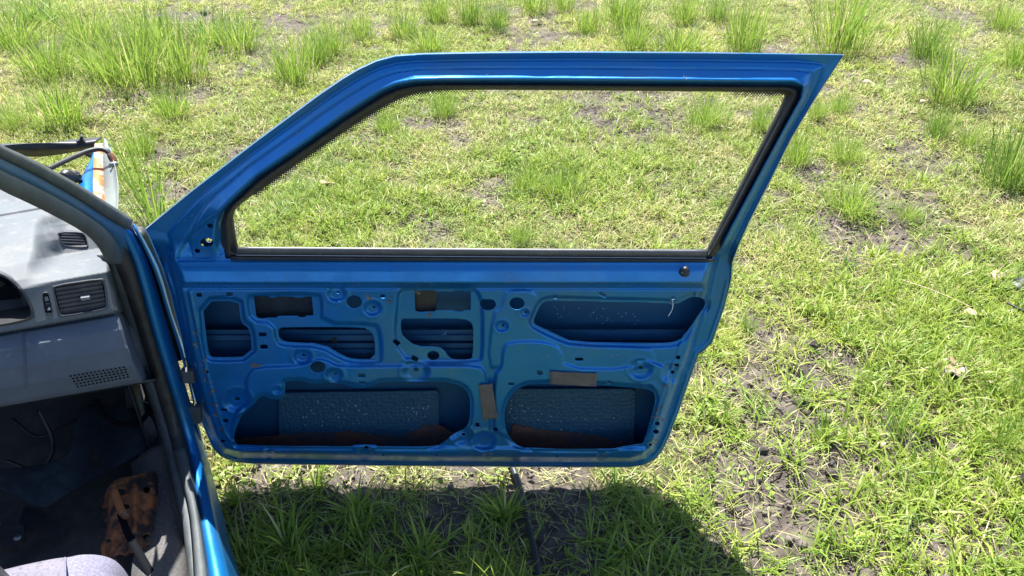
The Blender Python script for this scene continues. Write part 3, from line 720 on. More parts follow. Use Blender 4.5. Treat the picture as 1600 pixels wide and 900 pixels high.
# dotted black border printed on the glass, fading inwards
def along(pl, step):
    pl = np.asarray(pl, float); s = np.concatenate([[0], np.cumsum(np.linalg.norm(np.diff(pl, axis=0), axis=1))])
    uu = np.arange(0, s[-1], step); return np.stack([np.interp(uu, s, pl[:, k]) for k in range(2)], 1)
edge = chaikin([(398, 303), (458, 259), (559, 190), (618, 155), (648, 145), (690, 141), (760, 141)], 2, False)
edge2 = np.array([(1040, 142), (1130, 143), (1222, 146)])
for ed, amp in ((edge, 1), (edge2, .8)):
    V = []; F_ = []
    pp = along(ed, 4.4); tg = np.gradient(pp, axis=0); tg /= np.linalg.norm(tg, axis=1)[:, None]; nn = np.stack([-tg[:, 1], tg[:, 0]], 1)
    for row in range(4):
        for i in range(len(pp)):
            fade = 1.0
            if ed is edge2: fade = ss(pp[i, 0], 1080, 1190)*1.25
            else: fade = 1-.55*ss(pp[i, 0], 640, 760)
            r = (2.05-.36*row)*fade*amp
            if r < .7: continue
            c = pp[i]+tg[i]*2.2*(row % 2)+nn[i]*(-.6+2.3*row)
            b0 = len(V)
            for k in range(6): V.append(door_pt(c[0]+r*math.cos(k*math.pi/3), c[1]+r*math.sin(k*math.pi/3), -.0145))
            F_.append(tuple(range(b0, b0+6)))
    sub(mesh('glass_border', V, F_, M['rubber'], None, False))
# lock button
def lathe(name, c, axis, prof, mt, n=18):
    axis = np.asarray(axis, float); axis /= np.linalg.norm(axis); a = np.cross(axis, [.3, .9, .2]); a /= np.linalg.norm(a); b = np.cross(axis, a)
    V = []; F_ = []
    for z, r in prof:
        for k in range(n): V.append(np.asarray(c)+axis*z+r*(math.cos(2*math.pi*k/n)*a+math.sin(2*math.pi*k/n)*b))
    m = len(prof)
    for i in range(m-1):
        for k in range(n): F_.append((i*n+k, i*n+(k+1) % n, (i+1)*n+(k+1) % n, (i+1)*n+k))
    F_ += [tuple(range(n))[::-1], tuple((m-1)*n+k for k in range(n))]
    return mesh(name, V, F_, mt)
kc = door_pt(1070, 424, .022)
sub(lathe('lock_button', kc, (0, -.35, 1), [(-.006, .011), (0, .011), (.002, .009), (.003, .0062), (.009, .0066), (.012, .005), (.013, .002)], M['dark']))
# tape patches
def patch(name, c4, h0, lift, seed, mt, n=16):
    V = []; F_ = []; c4 = np.asarray(c4, float)
    for i in range(n):
        for j in range(n):
            u, v = i/(n-1), j/(n-1); q_ = (c4[0]*(1-u)+c4[1]*u)*(1-v)+(c4[3]*(1-u)+c4[2]*u)*v
            ed = min(u, 1-u, v, 1-v); rag = (float(fbm(u*3+seed*4, v*3+7, .5, seed, 3))-.5)
            q_ = q_+rag*1.6*(1 if ed < .01 else 0)
            hgt = h0+.0022*(float(fbm(u+seed*3, v+5, .22, seed, 3))-.4)+lift*max(0, u+v-1.55)**1.5+.4*lift*max(0, .25-u)*max(0, v-.6)
            V.append(door_pt(q_[0], q_[1], hgt))
    F_ = [(i*n+j, i*n+j+1, (i+1)*n+j+1, (i+1)*n+j) for i in range(n-1) for j in range(n-1)]
    return sub(solid(mesh(name, V, F_, mt), .0012, 0))
patch('tape_patch', [(859, 580.5), (933, 584), (932, 604), (859.5, 600)], .0135, .03, 1, M['tape'])
patch('tape_patch', [(747.5, 601.5), (769, 599.5), (777.5, 653.5), (755, 655.5)], .0135, .02, 2, M['tape'])
# scuffed glue smears along the panel's front edge
V = []; F_ = []
sr = np.random.default_rng(3)
for x, y in [(304, 523), (309, 541), (318, 565), (321, 577), (325, 592), (331, 616), (335, 632), (338, 645), (345, 674), (1029, 640), (1033, 655), (1041, 606), (1018, 690), (1024, 650), (583+70, 463-4), (578, 464), (607, 467), (500+72*1.0, 464), (672, 496), (395, 574), (405, 572), (1052, 470)]:
    for q_ in range(3):
        cx, cy = x+sr.normal(0, 2.5), y+sr.normal(0, 3); a0 = sr.uniform(0, 3.1); la, lb = sr.uniform(2, 5.5), sr.uniform(.7, 1.5); b0 = len(V)
        hv = float(interp_grid(np.array([[cx, cy]]), X, Y, h)[0])
        for k in range(8):
            e = 2*math.pi*k/8; rr = 1+sr.uniform(-.3, .3); uu, vv = la*rr*math.cos(e), lb*rr*math.sin(e)
            xx, yy = cx+uu*math.cos(a0)-vv*math.sin(a0), cy+uu*math.sin(a0)+vv*math.cos(a0)
            V.append(door_pt(xx, yy, float(interp_grid(np.array([[xx, yy]]), X, Y, h)[0])+.0012))
        F_.append(tuple(range(b0, b0+8)))
gs = sub(mesh('glue_residue', V, F_, M['scuff'], None, False)); gs['kind'] = 'stuff'
# pale scratches and drip marks in the paint
V = []; F_ = []
for x, y, n_ in [(672, 440, 5), (792, 438, 8), (806, 436, 4), (560, 444, 3), (430, 436, 3), (980, 440, 4), (690, 520, 2), (600, 500, 2), (700, 590, 2), (850, 560, 3), (960, 555, 3), (330, 600, 2), (460, 590, 2), (900, 545, 2), (1060, 120, 3), (760, 112, 3), (470, 205, 2), (300, 340, 2), (1090, 590-30, 3), (1000, 440, 2), (650, 715, 3), (860, 722, 2)]:
    for q_ in range(n_):
        cx, cy = x+sr.normal(0, 9), y+sr.normal(0, 3.5); a0 = sr.normal(-.9, .6); la = sr.uniform(2, 7); wv = sr.uniform(.25, .55); b0 = len(V)
        for uu, vv in ((-la, 0), (0, -wv), (la, 0), (0, wv)):
            xx, yy = cx+uu*math.cos(a0)-vv*math.sin(a0), cy+uu*math.sin(a0)+vv*math.cos(a0)
            V.append(door_pt(xx, yy, float(interp_grid(np.array([[xx, yy]]), X, Y, h)[0])+.0011))
        F_.append(tuple(range(b0, b0+4)))
sc2 = sub(mesh('scratch_marks', V, F_, M['scratch'], None, False)); sc2['kind'] = 'stuff'
# inside the leaf: pads, mud, beam, rails
pd = -.076
def slab(name, pts, h0, th, mt, bev=None):
    a = np.array([door_pt(x, y, h0) for x, y in pts]); o = sub(prism(name, a, (0, -th, 0), mt))
    return o
slab('damping_pad', [(437, 612), (681, 608.5), (685, 612), (687, 700), (437, 702)], pd, .006, M['pad'])
slab('damping_pad', [(782, 606), (985, 606), (992, 610), (990, 692), (782, 694)], pd, .006, M['pad'])
mud = [(340, 668)]
for x in range(345, 1012, 3):
    y = 680+5*math.sin(x*.021)+9*(float(fbm(x, 3., 40, 2, 4))-.5)+2*sr.normal(0, .5)
    if 600 < x < 760: y -= 24*math.exp(-((x-676)/34)**2)
    if x > 800: y = 660+(x-800)*.17+10*(float(fbm(x, 9., 40, 2, 4))-.5)+2*sr.normal(0, .5)
    mud.append((x, y))
mud += [(1012, 712), (350, 712)]
slab('dried_mud', mud, pd+.006, .003, M['dirt'])
# bright specks of water and grit on the pads
V = []; F_ = []
for q_ in range(110):
    if q_ < 65: x = [sr.normal(500, 26), sr.normal(545, 20), sr.normal(650, 12)][q_ % 3]; y = sr.normal(645, 13)
    else: x = 795+190*sr.random()**1.4; y = 640+(x-795)*.16+sr.normal(0, 9)
    if not (616 < y < 684): continue
    r = sr.uniform(.3, .75); b0 = len(V)
    for k in range(5): V.append(door_pt(x+r*math.cos(k*1.257), y+r*math.sin(k*1.257), pd+.0085))
    F_.append(tuple(range(b0, b0+5)))
for q_ in range(34):
    x = sr.uniform(865, 1000); y = 484+(x-865)*.12+sr.normal(0, 7); r = sr.uniform(.3, .7); b0 = len(V)
    for k in range(5): V.append(door_pt(x+r*math.cos(k*1.257), y+r*math.sin(k*1.257), -.0835))
    F_.append(tuple(range(b0, b0+5)))
gp_ = sub(mesh('grit_specks', V, F_, M['white'], None, False)); gp_['kind'] = 'stuff'
# side impact beam and window regulator rail: pressed bars with a stepped section
def bar(name, x0, x1, y0, y1, h0, prof, mt):
    V = []; F_ = []; n = 24; m = len(prof)
    for i in range(n):
        for g, dh in prof:
            x = x0+(x1-x0)*i/(n-1); V.append(door_pt(x, y0+(y1-y0)*g, h0+dh))
    for i in range(n-1):
        for j in range(m-1): F_.append((i*m+j, (i+1)*m+j, (i+1)*m+j+1, i*m+j+1))
    return sub(solid(mesh(name, V, F_, mt, None, False), .0015))
bar('impact_beam', 290, 1072, 515, 562, -.050, [(0, -.02), (.02, 0), (.16, 0), (.2, .006), (.34, .006), (.38, -.003), (.7, -.003), (.74, .006), (.9, .006), (.94, 0), (1, -.02)], M['paint_inner_shade'])
bar('window_rail', 470, 760, 536, 552, -.04, [(0, -.01), (.05, 0), (.4, 0), (.45, -.005), (.6, -.005), (.65, 0), (1, 0), (1, -.01)], M['paint_inner_shade'])
slab('latch_rod_guide', [(519, 524), (527, 524), (527, 546), (519, 546)], -.05, .008, M['dark'])
slab('latch_box', [(647, 450), (682, 450), (682, 492), (647, 492)], -.03, .006, M['dark'])
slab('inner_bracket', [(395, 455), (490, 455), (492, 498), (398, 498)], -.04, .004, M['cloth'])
# loose pale thread
sub(tube('loose_thread', [door_pt(1050, 467, .006), door_pt(1052, 478, .010), door_pt(1049, 487, .012), door_pt(1044, 494, .014)], .0009, M['white']))
# hinge boots on the door front edge
for (xa, ya, xb, yb) in ((285, 572, 306, 592), (290, 628, 316, 655)):
    a = np.array([door_pt(x, y, -.03) for x, y in ((xa, ya), (xb, ya+2), (xb+2, yb), (xa+4, yb))])
    sub(bevel(prism('hinge', a, (0, -.02, 0), M['rubber_grey']), .004))

# ---- body shell around the door opening
ys = [352, 400, 450, 500, 550, 600, 650, 700, 750, 800, 850, 900, 980]
xs = dict(
 a=[160, 165, 179, 196, 214, 230, 246, 262, 274, 285, 294, 300, 306],
 b=[174, 178, 196, 212, 227, 242, 257, 271, 285, 297, 302, 305, 308],
 b2=[186, 190, 206, 220, 235, 250, 265, 280, 294, 302, 309, 314, 320],
 c=[176, 205, 219, 232, 247, 262, 277, 291, 303, 311, 319, 326, 334],
 d=[196, 220, 235, 248, 262, 277, 292, 307, 320, 332, 344, 356, 376],
 e=[204, 228, 244, 258, 273, 288, 303, 319, 333, 346, 358, 374, 394])
YS = {k: ([398, 405] if k in ('a', 'b', 'b2') else [352, 400])+ys[2:] for k in xs}
zs = dict(a=.19, b=.20, b2=.205, c=.165, d=.155, e=.06)
off = dict(a=.02, b=-.02, b2=-.035, c=-.005, d=-.01, e=.03)
def fcol(k):
    """pillar foot stands at the hinge, then the line runs rearward along the sill"""
    out = []
    for x, y in zip(xs[k], YS[k]):
        D = rays(x, y); t = (zs[k]+ZB-CAM_H)/D[2]; fzv = (C0+D*t-H0)@FW
        out.append(min(.0+off[k], fzv))
    v = np.array(out); return np.stack([np.array(xs[k], float), np.array(YS[k], float), v], 1)
L_ = {k: fcol(k) for k in xs}
def part(o): return own(o, CAR)
jamb = [np.c_[L_['c'][:, :2], L_['c'][:, 2]+.03], L_['c'], np.c_[L_['c'][:, :2]*.5+L_['d'][:, :2]*.5, (L_['c'][:, 2]+L_['d'][:, 2])/2-.012], L_['d'], np.c_[L_['d'][:, 0]+3, L_['d'][:, 1], L_['d'][:, 2]+.02], L_['e'], np.c_[L_['e'][:, :2], L_['e'][:, 2]+.10]]
SILL = part(loft('door_sill', jamb, 90, M['paint'], None, thick=.0015))
seal = [np.c_[L_['b'][:, :2], L_['b'][:, 2]+.03], L_['b'], L_['b2'], np.c_[L_['c'][:, 0]-4, L_['c'][:, 1], L_['b2'][:, 2]], L_['c'], np.c_[L_['c'][:, :2], L_['c'][:, 2]+.03]]
part(loft('door_seal', seal, 90, M['rubber'], None, thick=.002))
trim = [np.c_[L_['a'][:, 0]-8, L_['a'][:, 1], L_['a'][:, 2]+.07], L_['a'], L_['b'], np.c_[L_['b'][:, :2], L_['b'][:, 2]+.02]]
part(loft('kick_trim', trim, 90, M['rubber_grey'], None, thick=.002))
# bent fender edge strip in the hinge gap
fe = [[(206, 352, .02), (224, 385, .02), (244, 430, .02), (262, 490, .02), (272, 520, .02), (284, 560, .02), (296, 606, .02), (302, 632, .02)],
      [(209, 350, .05), (228, 383, .06), (249, 428, .06), (266, 488, .06), (277, 520, .05), (289, 560, .05), (299, 606, .05), (305, 634, .05)],
      [(211, 352, .14), (232, 385, .16), (254, 430, .16), (268, 488, .14), (279, 520, .12), (291, 560, .12), (300, 606, .12), (306, 634, .12)]]
part(loft('fender_edge', fe, 40, M['paint'], None, thick=.0015))
fe2 = [[(300, 640, .02), (308, 668, .02), (318, 704, .02)], [(305, 644, .05), (312, 668, .05), (320, 706, .05)]]
part(loft('fender_edge', fe2, 16, M['fender'], None, thick=.0015))
part(tube('wheel_arch_liner', [atf(212, 365, .12), atf(228, 385, .14), atf(242, 415, .14), atf(252, 450, .13), atf(262, 500, .12), atf(275, 560, .10)], .022, M['rubber'], n=10))
# ---- windscreen pillar
def prow(pts): return [(x, y, f) for x, y, f in pts]
fA = lambda x: -.63+.63*min(1, max(-.8, x/205))
def pl(pts, df=0): return [(x, y, fA(x)+df) for x, y in pts]
ln = lambda *p: [(-150, p[0][1]-86), (-60, p[0][1]-36)]+list(p)
e1 = ln((0, 226), (46, 246), (120, 286), (170, 318), (200, 337), (208, 344))
r1 = pl(e1); r1e = pl(e1, .05)
r1b = pl(ln((0, 234), (46, 255), (120, 295), (170, 326), (198, 345), (206, 351)), -.012)
r2 = pl(ln((0, 241), (46, 263), (120, 304), (165, 334), (192, 350), (205, 356)), -.008)
r2g = pl(ln((0, 248), (46, 269), (118, 309), (160, 337), (190, 355), (206, 362)), .012)
r3 = pl(ln((0, 256), (46, 275), (110, 311), (150, 338), (188, 364), (206, 392)), .008)
r4 = pl(ln((0, 266), (50, 289), (100, 315), (140, 339), (168, 360), (184, 382), (198, 408)), -.004)
r4b = pl(ln((0, 272), (50, 295), (100, 321), (139, 344), (164, 366), (178, 386), (188, 412)), -.020)
r5 = pl(ln((0, 284), (48, 305), (92, 328), (134, 352), (158, 372), (170, 392), (178, 412)), -.018)
e6 = ln((0, 297), (46, 318), (86, 338), (128, 361), (149, 379), (159, 395), (167, 412))
r6 = pl(e6); r6e = pl(e6, .07)
part(loft('drip_rail_trim', [r1e, r1, r1b, r2, r2g], 60, M['rubber_grey'], None, thick=.002))
part(loft('windscreen_pillar', [pl([(a, b) for a, b, c in r2], .02), r2g, r3, r4, pl([(a, b) for a, b, c in r4], .02)], 60, M['paint_dusty'], None, thick=.0015))
part(loft('pillar_seal', [pl([(a, b) for a, b, c in r4], .02), r4, r4b, r5, r6, r6e], 60, M['rubber_grey'], None, thick=.002))

# ---- dashboard: relief of the fascia in real depth
Xd, Yd = np.meshgrid(np.arange(-190, 262, 1.6), np.arange(262, 668, 1.6))
s_ = Yd+.174*(Xd-100)
fv = np.interp(s_, [250, 300, 350, 372, 398, 404, 428, 436, 446, 497, 501.5, 503.5, 508, 530, 560, 590, 612, 618, 640], [.52, .36, .19, .145, .115, .085, -.035, -.060, -.066, -.098, -.100, -.072, -.092, -.118, -.132, -.128, -.105, -.09, -.06])
hoodf = np.interp(s_, [250, 300, 330, 360, 400, 425, 440, 500], [.52, .34, .20, .10, .0, -.045, -.064, -.098])
kx = 1-ss(Xd+.22*(Yd-400), 42, 100)
fv = np.where(s_ < 500, fv*(1-kx)+hoodf*kx, fv)
# recess of the side demister
rec = ss(sdf(Xd, Yd, chaikin([(60, 352), (72, 349), (130, 340), (168, 395), (166, 408), (80, 403), (66, 390)], 2), 30), -14, 9)
fv = fv+.022*rec*(s_ < 412)
redge = np.interp(Yd, [262, 400, 430, 480, 500, 540, 600, 640], [175, 170, 172, 182, 188, 200, 228, 240])
fv = fv+.12*ss(Xd-redge, -6, 12)
fv = fv+.004*np.exp(-((Xd-(35+.06*(Yd-500)))/2.5)**2)*(s_ > 508)*(s_ < 600)
fv = fv+.03*np.exp(-((s_-322)/3.5)**2)*(Xd < 70)*.6
CLUST = chaikin([(-185, 392), (-90, 398), (0, 428), (16, 436), (30, 448), (44, 468), (52, 488), (50, 497), (36, 502), (0, 509), (-185, 540)], 2)
VENT = chaikin([(84, 447), (158, 436), (163, 440), (168, 478), (164, 484), (98, 495), (92, 492), (83, 453)], 1)
VENT2 = chaikin([(90, 363), (128, 363), (134, 368), (138, 383), (135, 387), (104, 385), (97, 382), (90, 368)], 1)
SWIT = chaikin([(66, 459), (73, 457), (76, 460), (82, 486), (80, 490), (73, 491), (70, 488)], 1)
sg = np.minimum(640+0*s_-s_, s_-255)
sg = np.minimum(sg, 618.5-s_)
rl = sdf(Xd, Yd, [(-185, 265), (-40, 265), (20, 284), (100, 330), (150, 362), (184, 400), (198, 470), (206, 500), (226, 560), (246, 612), (246, 665), (-185, 665)], 200)
sg = np.minimum(sg, rl+6)
for p in (CLUST, VENT, VENT2, SWIT): sg = np.minimum(sg, -sdf(Xd, Yd, p, 30))
P, Fc = grid_cut(Xd, Yd, sg, None)
ff = interp_grid(P, Xd, Yd, fv)
Vd = atf(P[:, 0], P[:, 1], ff)
DASH = part(mesh('dashboard', Vd, Fc, M['dash'], None)); solid(DASH, .004, -1)
DASH.data.materials.append(M['dash_low'])
sc_ = P[:, 1]+.174*(P[:, 0]-100)
DASH.data.polygons.foreach_set('material_index', [1 if sc_[f[0]] > 503 else 0 for f in Fc])
bpy.context.view_layer.update()
def dsub(o): return own(o, DASH)
def fd(x, y): return float(interp_grid(np.array([[x, y]], float), Xd, Yd, fv)[0])
def bowl(name, poly, depth, mt, rim=0.002, floor=None):
    """housing: rim flush with fascia, walls going in, floor"""
    p = np.asarray(poly, float); n = len(p); c = p.mean(0)
    fr = np.array([fd(*q_) for q_ in p]); dirr = FW
    a = np.array([atf(q_[0], q_[1], f_-rim) for q_, f_ in zip(c+(p-c)*1.035, fr)])
    b = np.array([atf(q_[0], q_[1], f_-rim) for q_, f_ in zip(c+(p-c)*.965, fr)])
    d = b+FW*depth+np.array([0, 0, -depth*.25])
    a0 = a+FW*.012
    V = np.concatenate([a0, a, b, d]); F_ = []
    for i in range(n):
        j = (i+1) % n
        for k in range(3): F_.append((k*n+i, k*n+j, (k+1)*n+j, (k+1)*n+i))
    F_.append(tuple(3*n+i for i in range(n)))
    return dsub(mesh(name, V, F_, mt, None, False))
def quadpt(c4, u, v):
    c4 = np.asarray(c4, float); return (c4[0]*(1-u)+c4[1]*u)*(1-v)+(c4[3]*(1-u)+c4[2]*u)*v
def vent(name, poly, c4, n, depth, thick):
    o = bowl(name, poly, depth, M['vent'])
    V = []; F_ = []
    for k in range(n):
        v = (k+.5)/n
        f0 = fd(*quadpt(c4, .5, v))+.006
        pa = quadpt(c4, 0.02, v-thick/2); pb = quadpt(c4, .98, v-thick/2); pc_ = quadpt(c4, .98, v+thick/2); pd_ = quadpt(c4, .02, v+thick/2)
        fr = [atf(q_[0], q_[1], f0) for q_ in (pa, pb, pc_, pd_)]; bk = [q_+FW*.02+np.array([0, 0, -.004]) for q_ in fr]
        b0 = len(V); V += fr+bk
        F_ += [tuple(b0+i for i in t_) for t_ in ((0, 1, 2, 3), (4, 7, 6, 5), (0, 4, 5, 1), (1, 5, 6, 2), (2, 6, 7, 3), (3, 7, 4, 0))]
    lo = mesh(name+'_louvers', V, F_, M['vent'], None, False); own(lo, DASH)
    return o
vent('air_vent', VENT, [(84, 448), (160, 436), (168, 482), (94, 494)], 7, .06, .30)
vent('demister_vent', VENT2, [(90, 363), (131, 363), (138, 387), (98, 384)], 5, .05, .34)
tabp = [(126, 466), (140, 464), (141, 468), (127, 470)]
dsub(prism('vent_tab', [atf(x, y, fd(x, y)-.006) for x, y in tabp], FW*.02, M['dash']))
bowl('headlamp_switch', SWIT, .012, M['dark'])
for q_, mt in (([(69, 464), (75, 463), (76.5, 470), (70.5, 471)], M['metal']), ([(71, 474), (77, 473), (77.5, 475), (71.5, 476)], M['dash']), ([(74, 485), (76.5, 480), (80, 484)], M['white'])):
    dsub(prism('switch_mark', [atf(x, y, fd(x, y)+.003) for x, y in q_], FW*.006, mt))
bowl('instrument_cluster', CLUST, .10, M['dark'])
dsub(prism('cluster_lens', [atf(x, y, .02) for x, y in [(-150, 408), (0, 438), (26, 454), (42, 480), (40, 497), (0, 504), (-150, 530)]], FW*.004, M['lens']))
dsub(prism('cluster_reflection', [atf(x, y, .012) for x, y in ell(18, 494, 26, 8, 20, -.2)], FW*.003, M['reflection']))  # thin ellipse painting the brown reflection in the lens
# speaker slots: flat black dots that paint the shade of the openings
V = []; F_ = []
G4 = [(106, 586), (198, 571), (206, 590), (120, 607)]
for r_ in range(5):
    for c_ in range(14):
        u0 = (c_+.5+(.15 if r_ % 2 else 0))/14.4; v0 = (r_+.5)/5
        cc = quadpt(G4, u0, v0); b0 = len(V)
        for k in range(6):
            x, y = cc[0]+2.2*math.cos(k*math.pi/3), cc[1]+1.35*math.sin(k*math.pi/3); V.append(atf(x, y, fd(x, y)-.0012))
        F_.append(tuple(range(b0, b0+6)))
dsub(mesh('speaker_grille', V, F_, M['void'], None, False))
# under-lip of the fascia
part(loft('dash_underside', [[(-190, 669, -.085), (20, 632, -.085), (244, 594, -.085)], [(-190, 672, .02), (20, 634, .02), (244, 596, .02)], [(-190, 660, .3), (20, 622, .3), (244, 586, .25)]], 20, M['dark'], None, thick=.004))

# ---- shell that shuts the cabin: floor, firewall, roof, far side, rear, windscreen base
def sheet(name, quads, mt, th=.003, sm_=False):
    V = []; F_ = []
    for q_ in quads:
        b0 = len(V); V += [car(*p_) for p_ in q_]; F_.append(tuple(range(b0, b0+len(q_))))
    return part(solid(mesh(name, V, F_, mt, None, sm_), th, 0))
fg = [(f_, r_) for f_ in np.linspace(-1.7, .62, 60) for r_ in np.linspace(-1.45, -.06, 60)]
V = []; F_ = []
for f_, r_ in fg:
    z = .06+.22*ss(f_, .1, .55)+.06*ss(abs(r_+.78), .16, .06)*(f_ > -3)+(.003*math.sin(r_*700) if f_ < .05 else 0)+.09*ss(r_, -.16, -.075)
    V.append(car(f_, r_, z))
F_ = [(i*60+j, i*60+j+1, (i+1)*60+j+1, (i+1)*60+j) for i in range(59) for j in range(59)]
part(solid(mesh('cabin_floor', V, F_, M['mat']), .004, 1))
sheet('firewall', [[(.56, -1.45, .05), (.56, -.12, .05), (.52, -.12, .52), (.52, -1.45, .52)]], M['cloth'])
sheet('cowl_sun_block', [[(.18, -1.45, .60), (.18, -.12, .60), (.54, -.12, .52), (.54, -1.45, .52)]], M['cloth'])  # unseen sheet added to keep the sun out of the footwell
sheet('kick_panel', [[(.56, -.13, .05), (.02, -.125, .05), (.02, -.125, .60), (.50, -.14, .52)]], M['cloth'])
sheet('far_side_panel', [[(.62, -1.47, .05), (-1.8, -1.47, .05), (-1.8, -1.47, .75), (.62, -1.47, .75)]], M['paint'])
# roof: shallow crowned sheet from the windscreen header back
V = []; F_ = []; nr, nf = 14, 12
for i in range(nf):
    f_ = -.66-1.25*i/(nf-1)
    for j in range(nr):
        u_ = j/(nr-1); r_ = -.135-1.20*u_-.05*(1-i/(nf-1))*0
        V.append(car(f_, r_, 1.185+.035*math.sin(math.pi*u_)+.02*math.sin(math.pi*i/(nf-1))))
F_ = [(i*nr+j, i*nr+j+1, (i+1)*nr+j+1, (i+1)*nr+j) for i in range(nf-1) for j in range(nr-1)]
part(solid(mesh('roof', V, F_, M['paint_back']), .012, 0))
# kick panel carpet beside the sill
kp = [[(238, 700, .0), (262, 760, -.12), (268, 830, -.3), (262, 905, -.48), (262, 980, -.62)], [(262, 690, -.005), (284, 750, -.1), (296, 820, -.25), (301, 900, -.42), (306, 980, -.58)]]
part(loft('sill_carpet', [[(205, 720, .02), (214, 770, -.1), (214, 840, -.25), (205, 910, -.42), (205, 980, -.56)]]+kp, 40, M['carpet'], None, thick=.004))
part(loft('sill_capping', [np.c_[L_['b'][7:, 0]-1, L_['b'][7:, 1], L_['b'][7:, 2]-.005], np.c_[L_['b'][7:, 0]+7, L_['b'][7:, 1], L_['b'][7:, 2]-.03], np.c_[L_['c'][7:, 0]-5, L_['c'][7:, 1], L_['b'][7:, 2]-.03], np.c_[L_['c'][7:, 0]-1, L_['c'][7:, 1], L_['c'][7:, 2]+.005]], 40, M['rubber_grey'], None, thick=.002))
# torn carpet flap hanging in the footwell
FL_ = [(129, 631), (169, 633), (231, 642), (251, 691), (212, 712), (178, 731), (120, 762), (76, 790), (62, 793), (30, 778), (0, 762), (-40, 750), (-40, 735), (60, 730), (107, 713), (111, 678)]
Xf, Yf = np.meshgrid(np.arange(-45, 262, 3.), np.arange(622, 802, 3.))
sf = np.minimum(sdf(Xf, Yf, chaikin(FL_, 1), 60), -sdf(Xf, Yf, [(139, 731), (147, 695), (160, 731)], 40))
P, Fc = grid_cut(Xf, Yf, sf, None)
ff = .16-.0019*(P[:, 1]-630)+.02*np.sin(P[:, 0]*.05)+.03*fbm(P[:, 0]+300, P[:, 1], 40, 4, 2)
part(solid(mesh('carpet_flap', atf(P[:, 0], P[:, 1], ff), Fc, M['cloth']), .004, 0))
# rusty seat / steering bracket on the floor
RB = [(163, 778), (170, 760), (182, 748), (205, 745), (238, 735), (247, 745), (250, 790), (251, 825), (258, 846), (254, 860), (240, 866), (224, 864), (205, 862), (192, 872), (178, 880), (160, 872), (158, 850), (163, 842), (158, 836), (157, 818), (163, 812), (158, 800)]
Xf, Yf = np.meshgrid(np.arange(150, 268, 1.6), np.arange(728, 890, 1.6))
sf = sdf(Xf, Yf, chaikin(RB, 1), 40)
for e_ in (ell(188, 769, 9, 6), ell(229, 766, 6, 5), ell(229, 841, 6, 6), ell(188, 871, 8, 5), ell(198, 792, 6, 4), ell(161, 798, 6, 4), ell(160, 820, 8, 7), ell(170, 845, 5, 3)): sf = np.minimum(sf, -sdf(Xf, Yf, e_, 20))
P, Fc = grid_cut(Xf, Yf, sf, None)
zz = .15+.02*fbm(P[:, 0], P[:, 1], 30, 8, 3)-.05*ss(np.abs(P[:, 0]-208), 26, 52)+.02*np.exp(-((P[:, 0]-210)/8)**2)
part(solid(mesh('rusty_bracket', atzc(P[:, 0], P[:, 1], zz), Fc, M['rust']), .003, 0))
# black strap / pedal arm crossing the bracket
part(loft('pedal_arm', [[(184, 808, .0), (193, 835, .0), (210, 868, .0), (232, 905, .0)], [(196, 803, .0), (203, 828, .0), (222, 860, .0), (248, 905, .0)]], 20, M['void'], None, fn=lambda x, y, f: atzc(x, y, f+.19), thick=.008))
part(tube('steering_lever', [atzc(176, 760, .2), atzc(190, 800, .21), atzc(196, 806, .22)], .008, M['rust']))
part(prism('floor_pedal', [atzc(x, y, .13) for x, y in [(0, 828), (12, 822), (30, 822), (40, 830), (43, 842), (36, 852), (18, 862), (0, 868), (-30, 870), (-30, 835)]], (0, 0, .015), M['dark']))
part(prism('floor_bracket', [atzc(x, y, .12) for x, y in [(42, 795), (62, 800), (74, 806), (98, 848), (70, 838), (28, 826)]], (0, 0, .01), M['dark']))
part(lathe('floor_bolt', atzc(28, 841, .146), (0, 0, 1), [(0, .009), (.004, .009), (.006, .006)], M['metal']))
part(prism('metal_scrap', [atzc(x, y, .09) for x, y in [(63, 838), (70, 836), (77, 839), (75, 842), (68, 840)]], (0, 0, .004), M['metal']))
part(prism('yellow_label', [atzc(x, y, .14) for x, y in [(-12, 822), (0, 818), (4, 822), (1, 830), (-12, 836)]], (0, 0, .003), M['yellow']))
part(prism('dash_bracket', [atf(x, y, .10) for x, y in [(195, 607), (204, 607), (208, 636), (198, 639)]], FW*.004, M['dark']))
for k_, pts_ in enumerate(([(20, 655, .2), (60, 690, .14), (110, 660, .16), (150, 640, .2)], [(60, 640, .15), (90, 700, .10), (60, 740, .08), (10, 720, .1)], [(150, 625, .1), (170, 660, .06), (215, 665, .04), (236, 640, .06)])):
    part(tube('cable', [atf(x, y, f_) for x, y, f_ in pts_], .004+.001*k_, M['void' if k_ == 2 else 'dark']))
part(tube('loose_wire', [atf(215, 615, .03), atf(222, 627, .02), atf(231, 629, .0)], .0015, M['rubber_grey']))
# seat cushion: crowned top with a raised side bolster, front edge rolled down
tops = [(-160, 930), (-60, 908), (10, 889), (50, 880), (88, 872.5), (104, 872), (118, 868), (140, 867), (160, 869.5), (176, 876), (190, 890), (200, 908)]
V = []; F_ = []; rows_ = []
fs0 = -.50
for dx, (f_, dz) in enumerate([(.0, -.30), (.012, -.12), (.012, -.04), (.0, -.012), (-.03, 0), (-.10, .004), (-.25, 0), (-.5, -.01), (-.52, -.3)]):
    for x, y in chaikin(tops, 2, False):
        p_ = atf(x, y, fs0-.03); V.append(p_+FW*(f_+.008)+np.array([0, 0, dz]))
nt_ = len(chaikin(tops, 2, False)); nrr = len(V)//nt_
F_ = [(i*nt_+j, i*nt_+j+1, (i+1)*nt_+j+1, (i+1)*nt_+j) for i in range(nrr-1) for j in range(nt_-1)]
SEAT = mesh('seat_cushion', V, F_, M['seat']); SEAT.data.materials.append(M['seat_side'])
tx = chaikin(tops, 2, False)[:, 0]
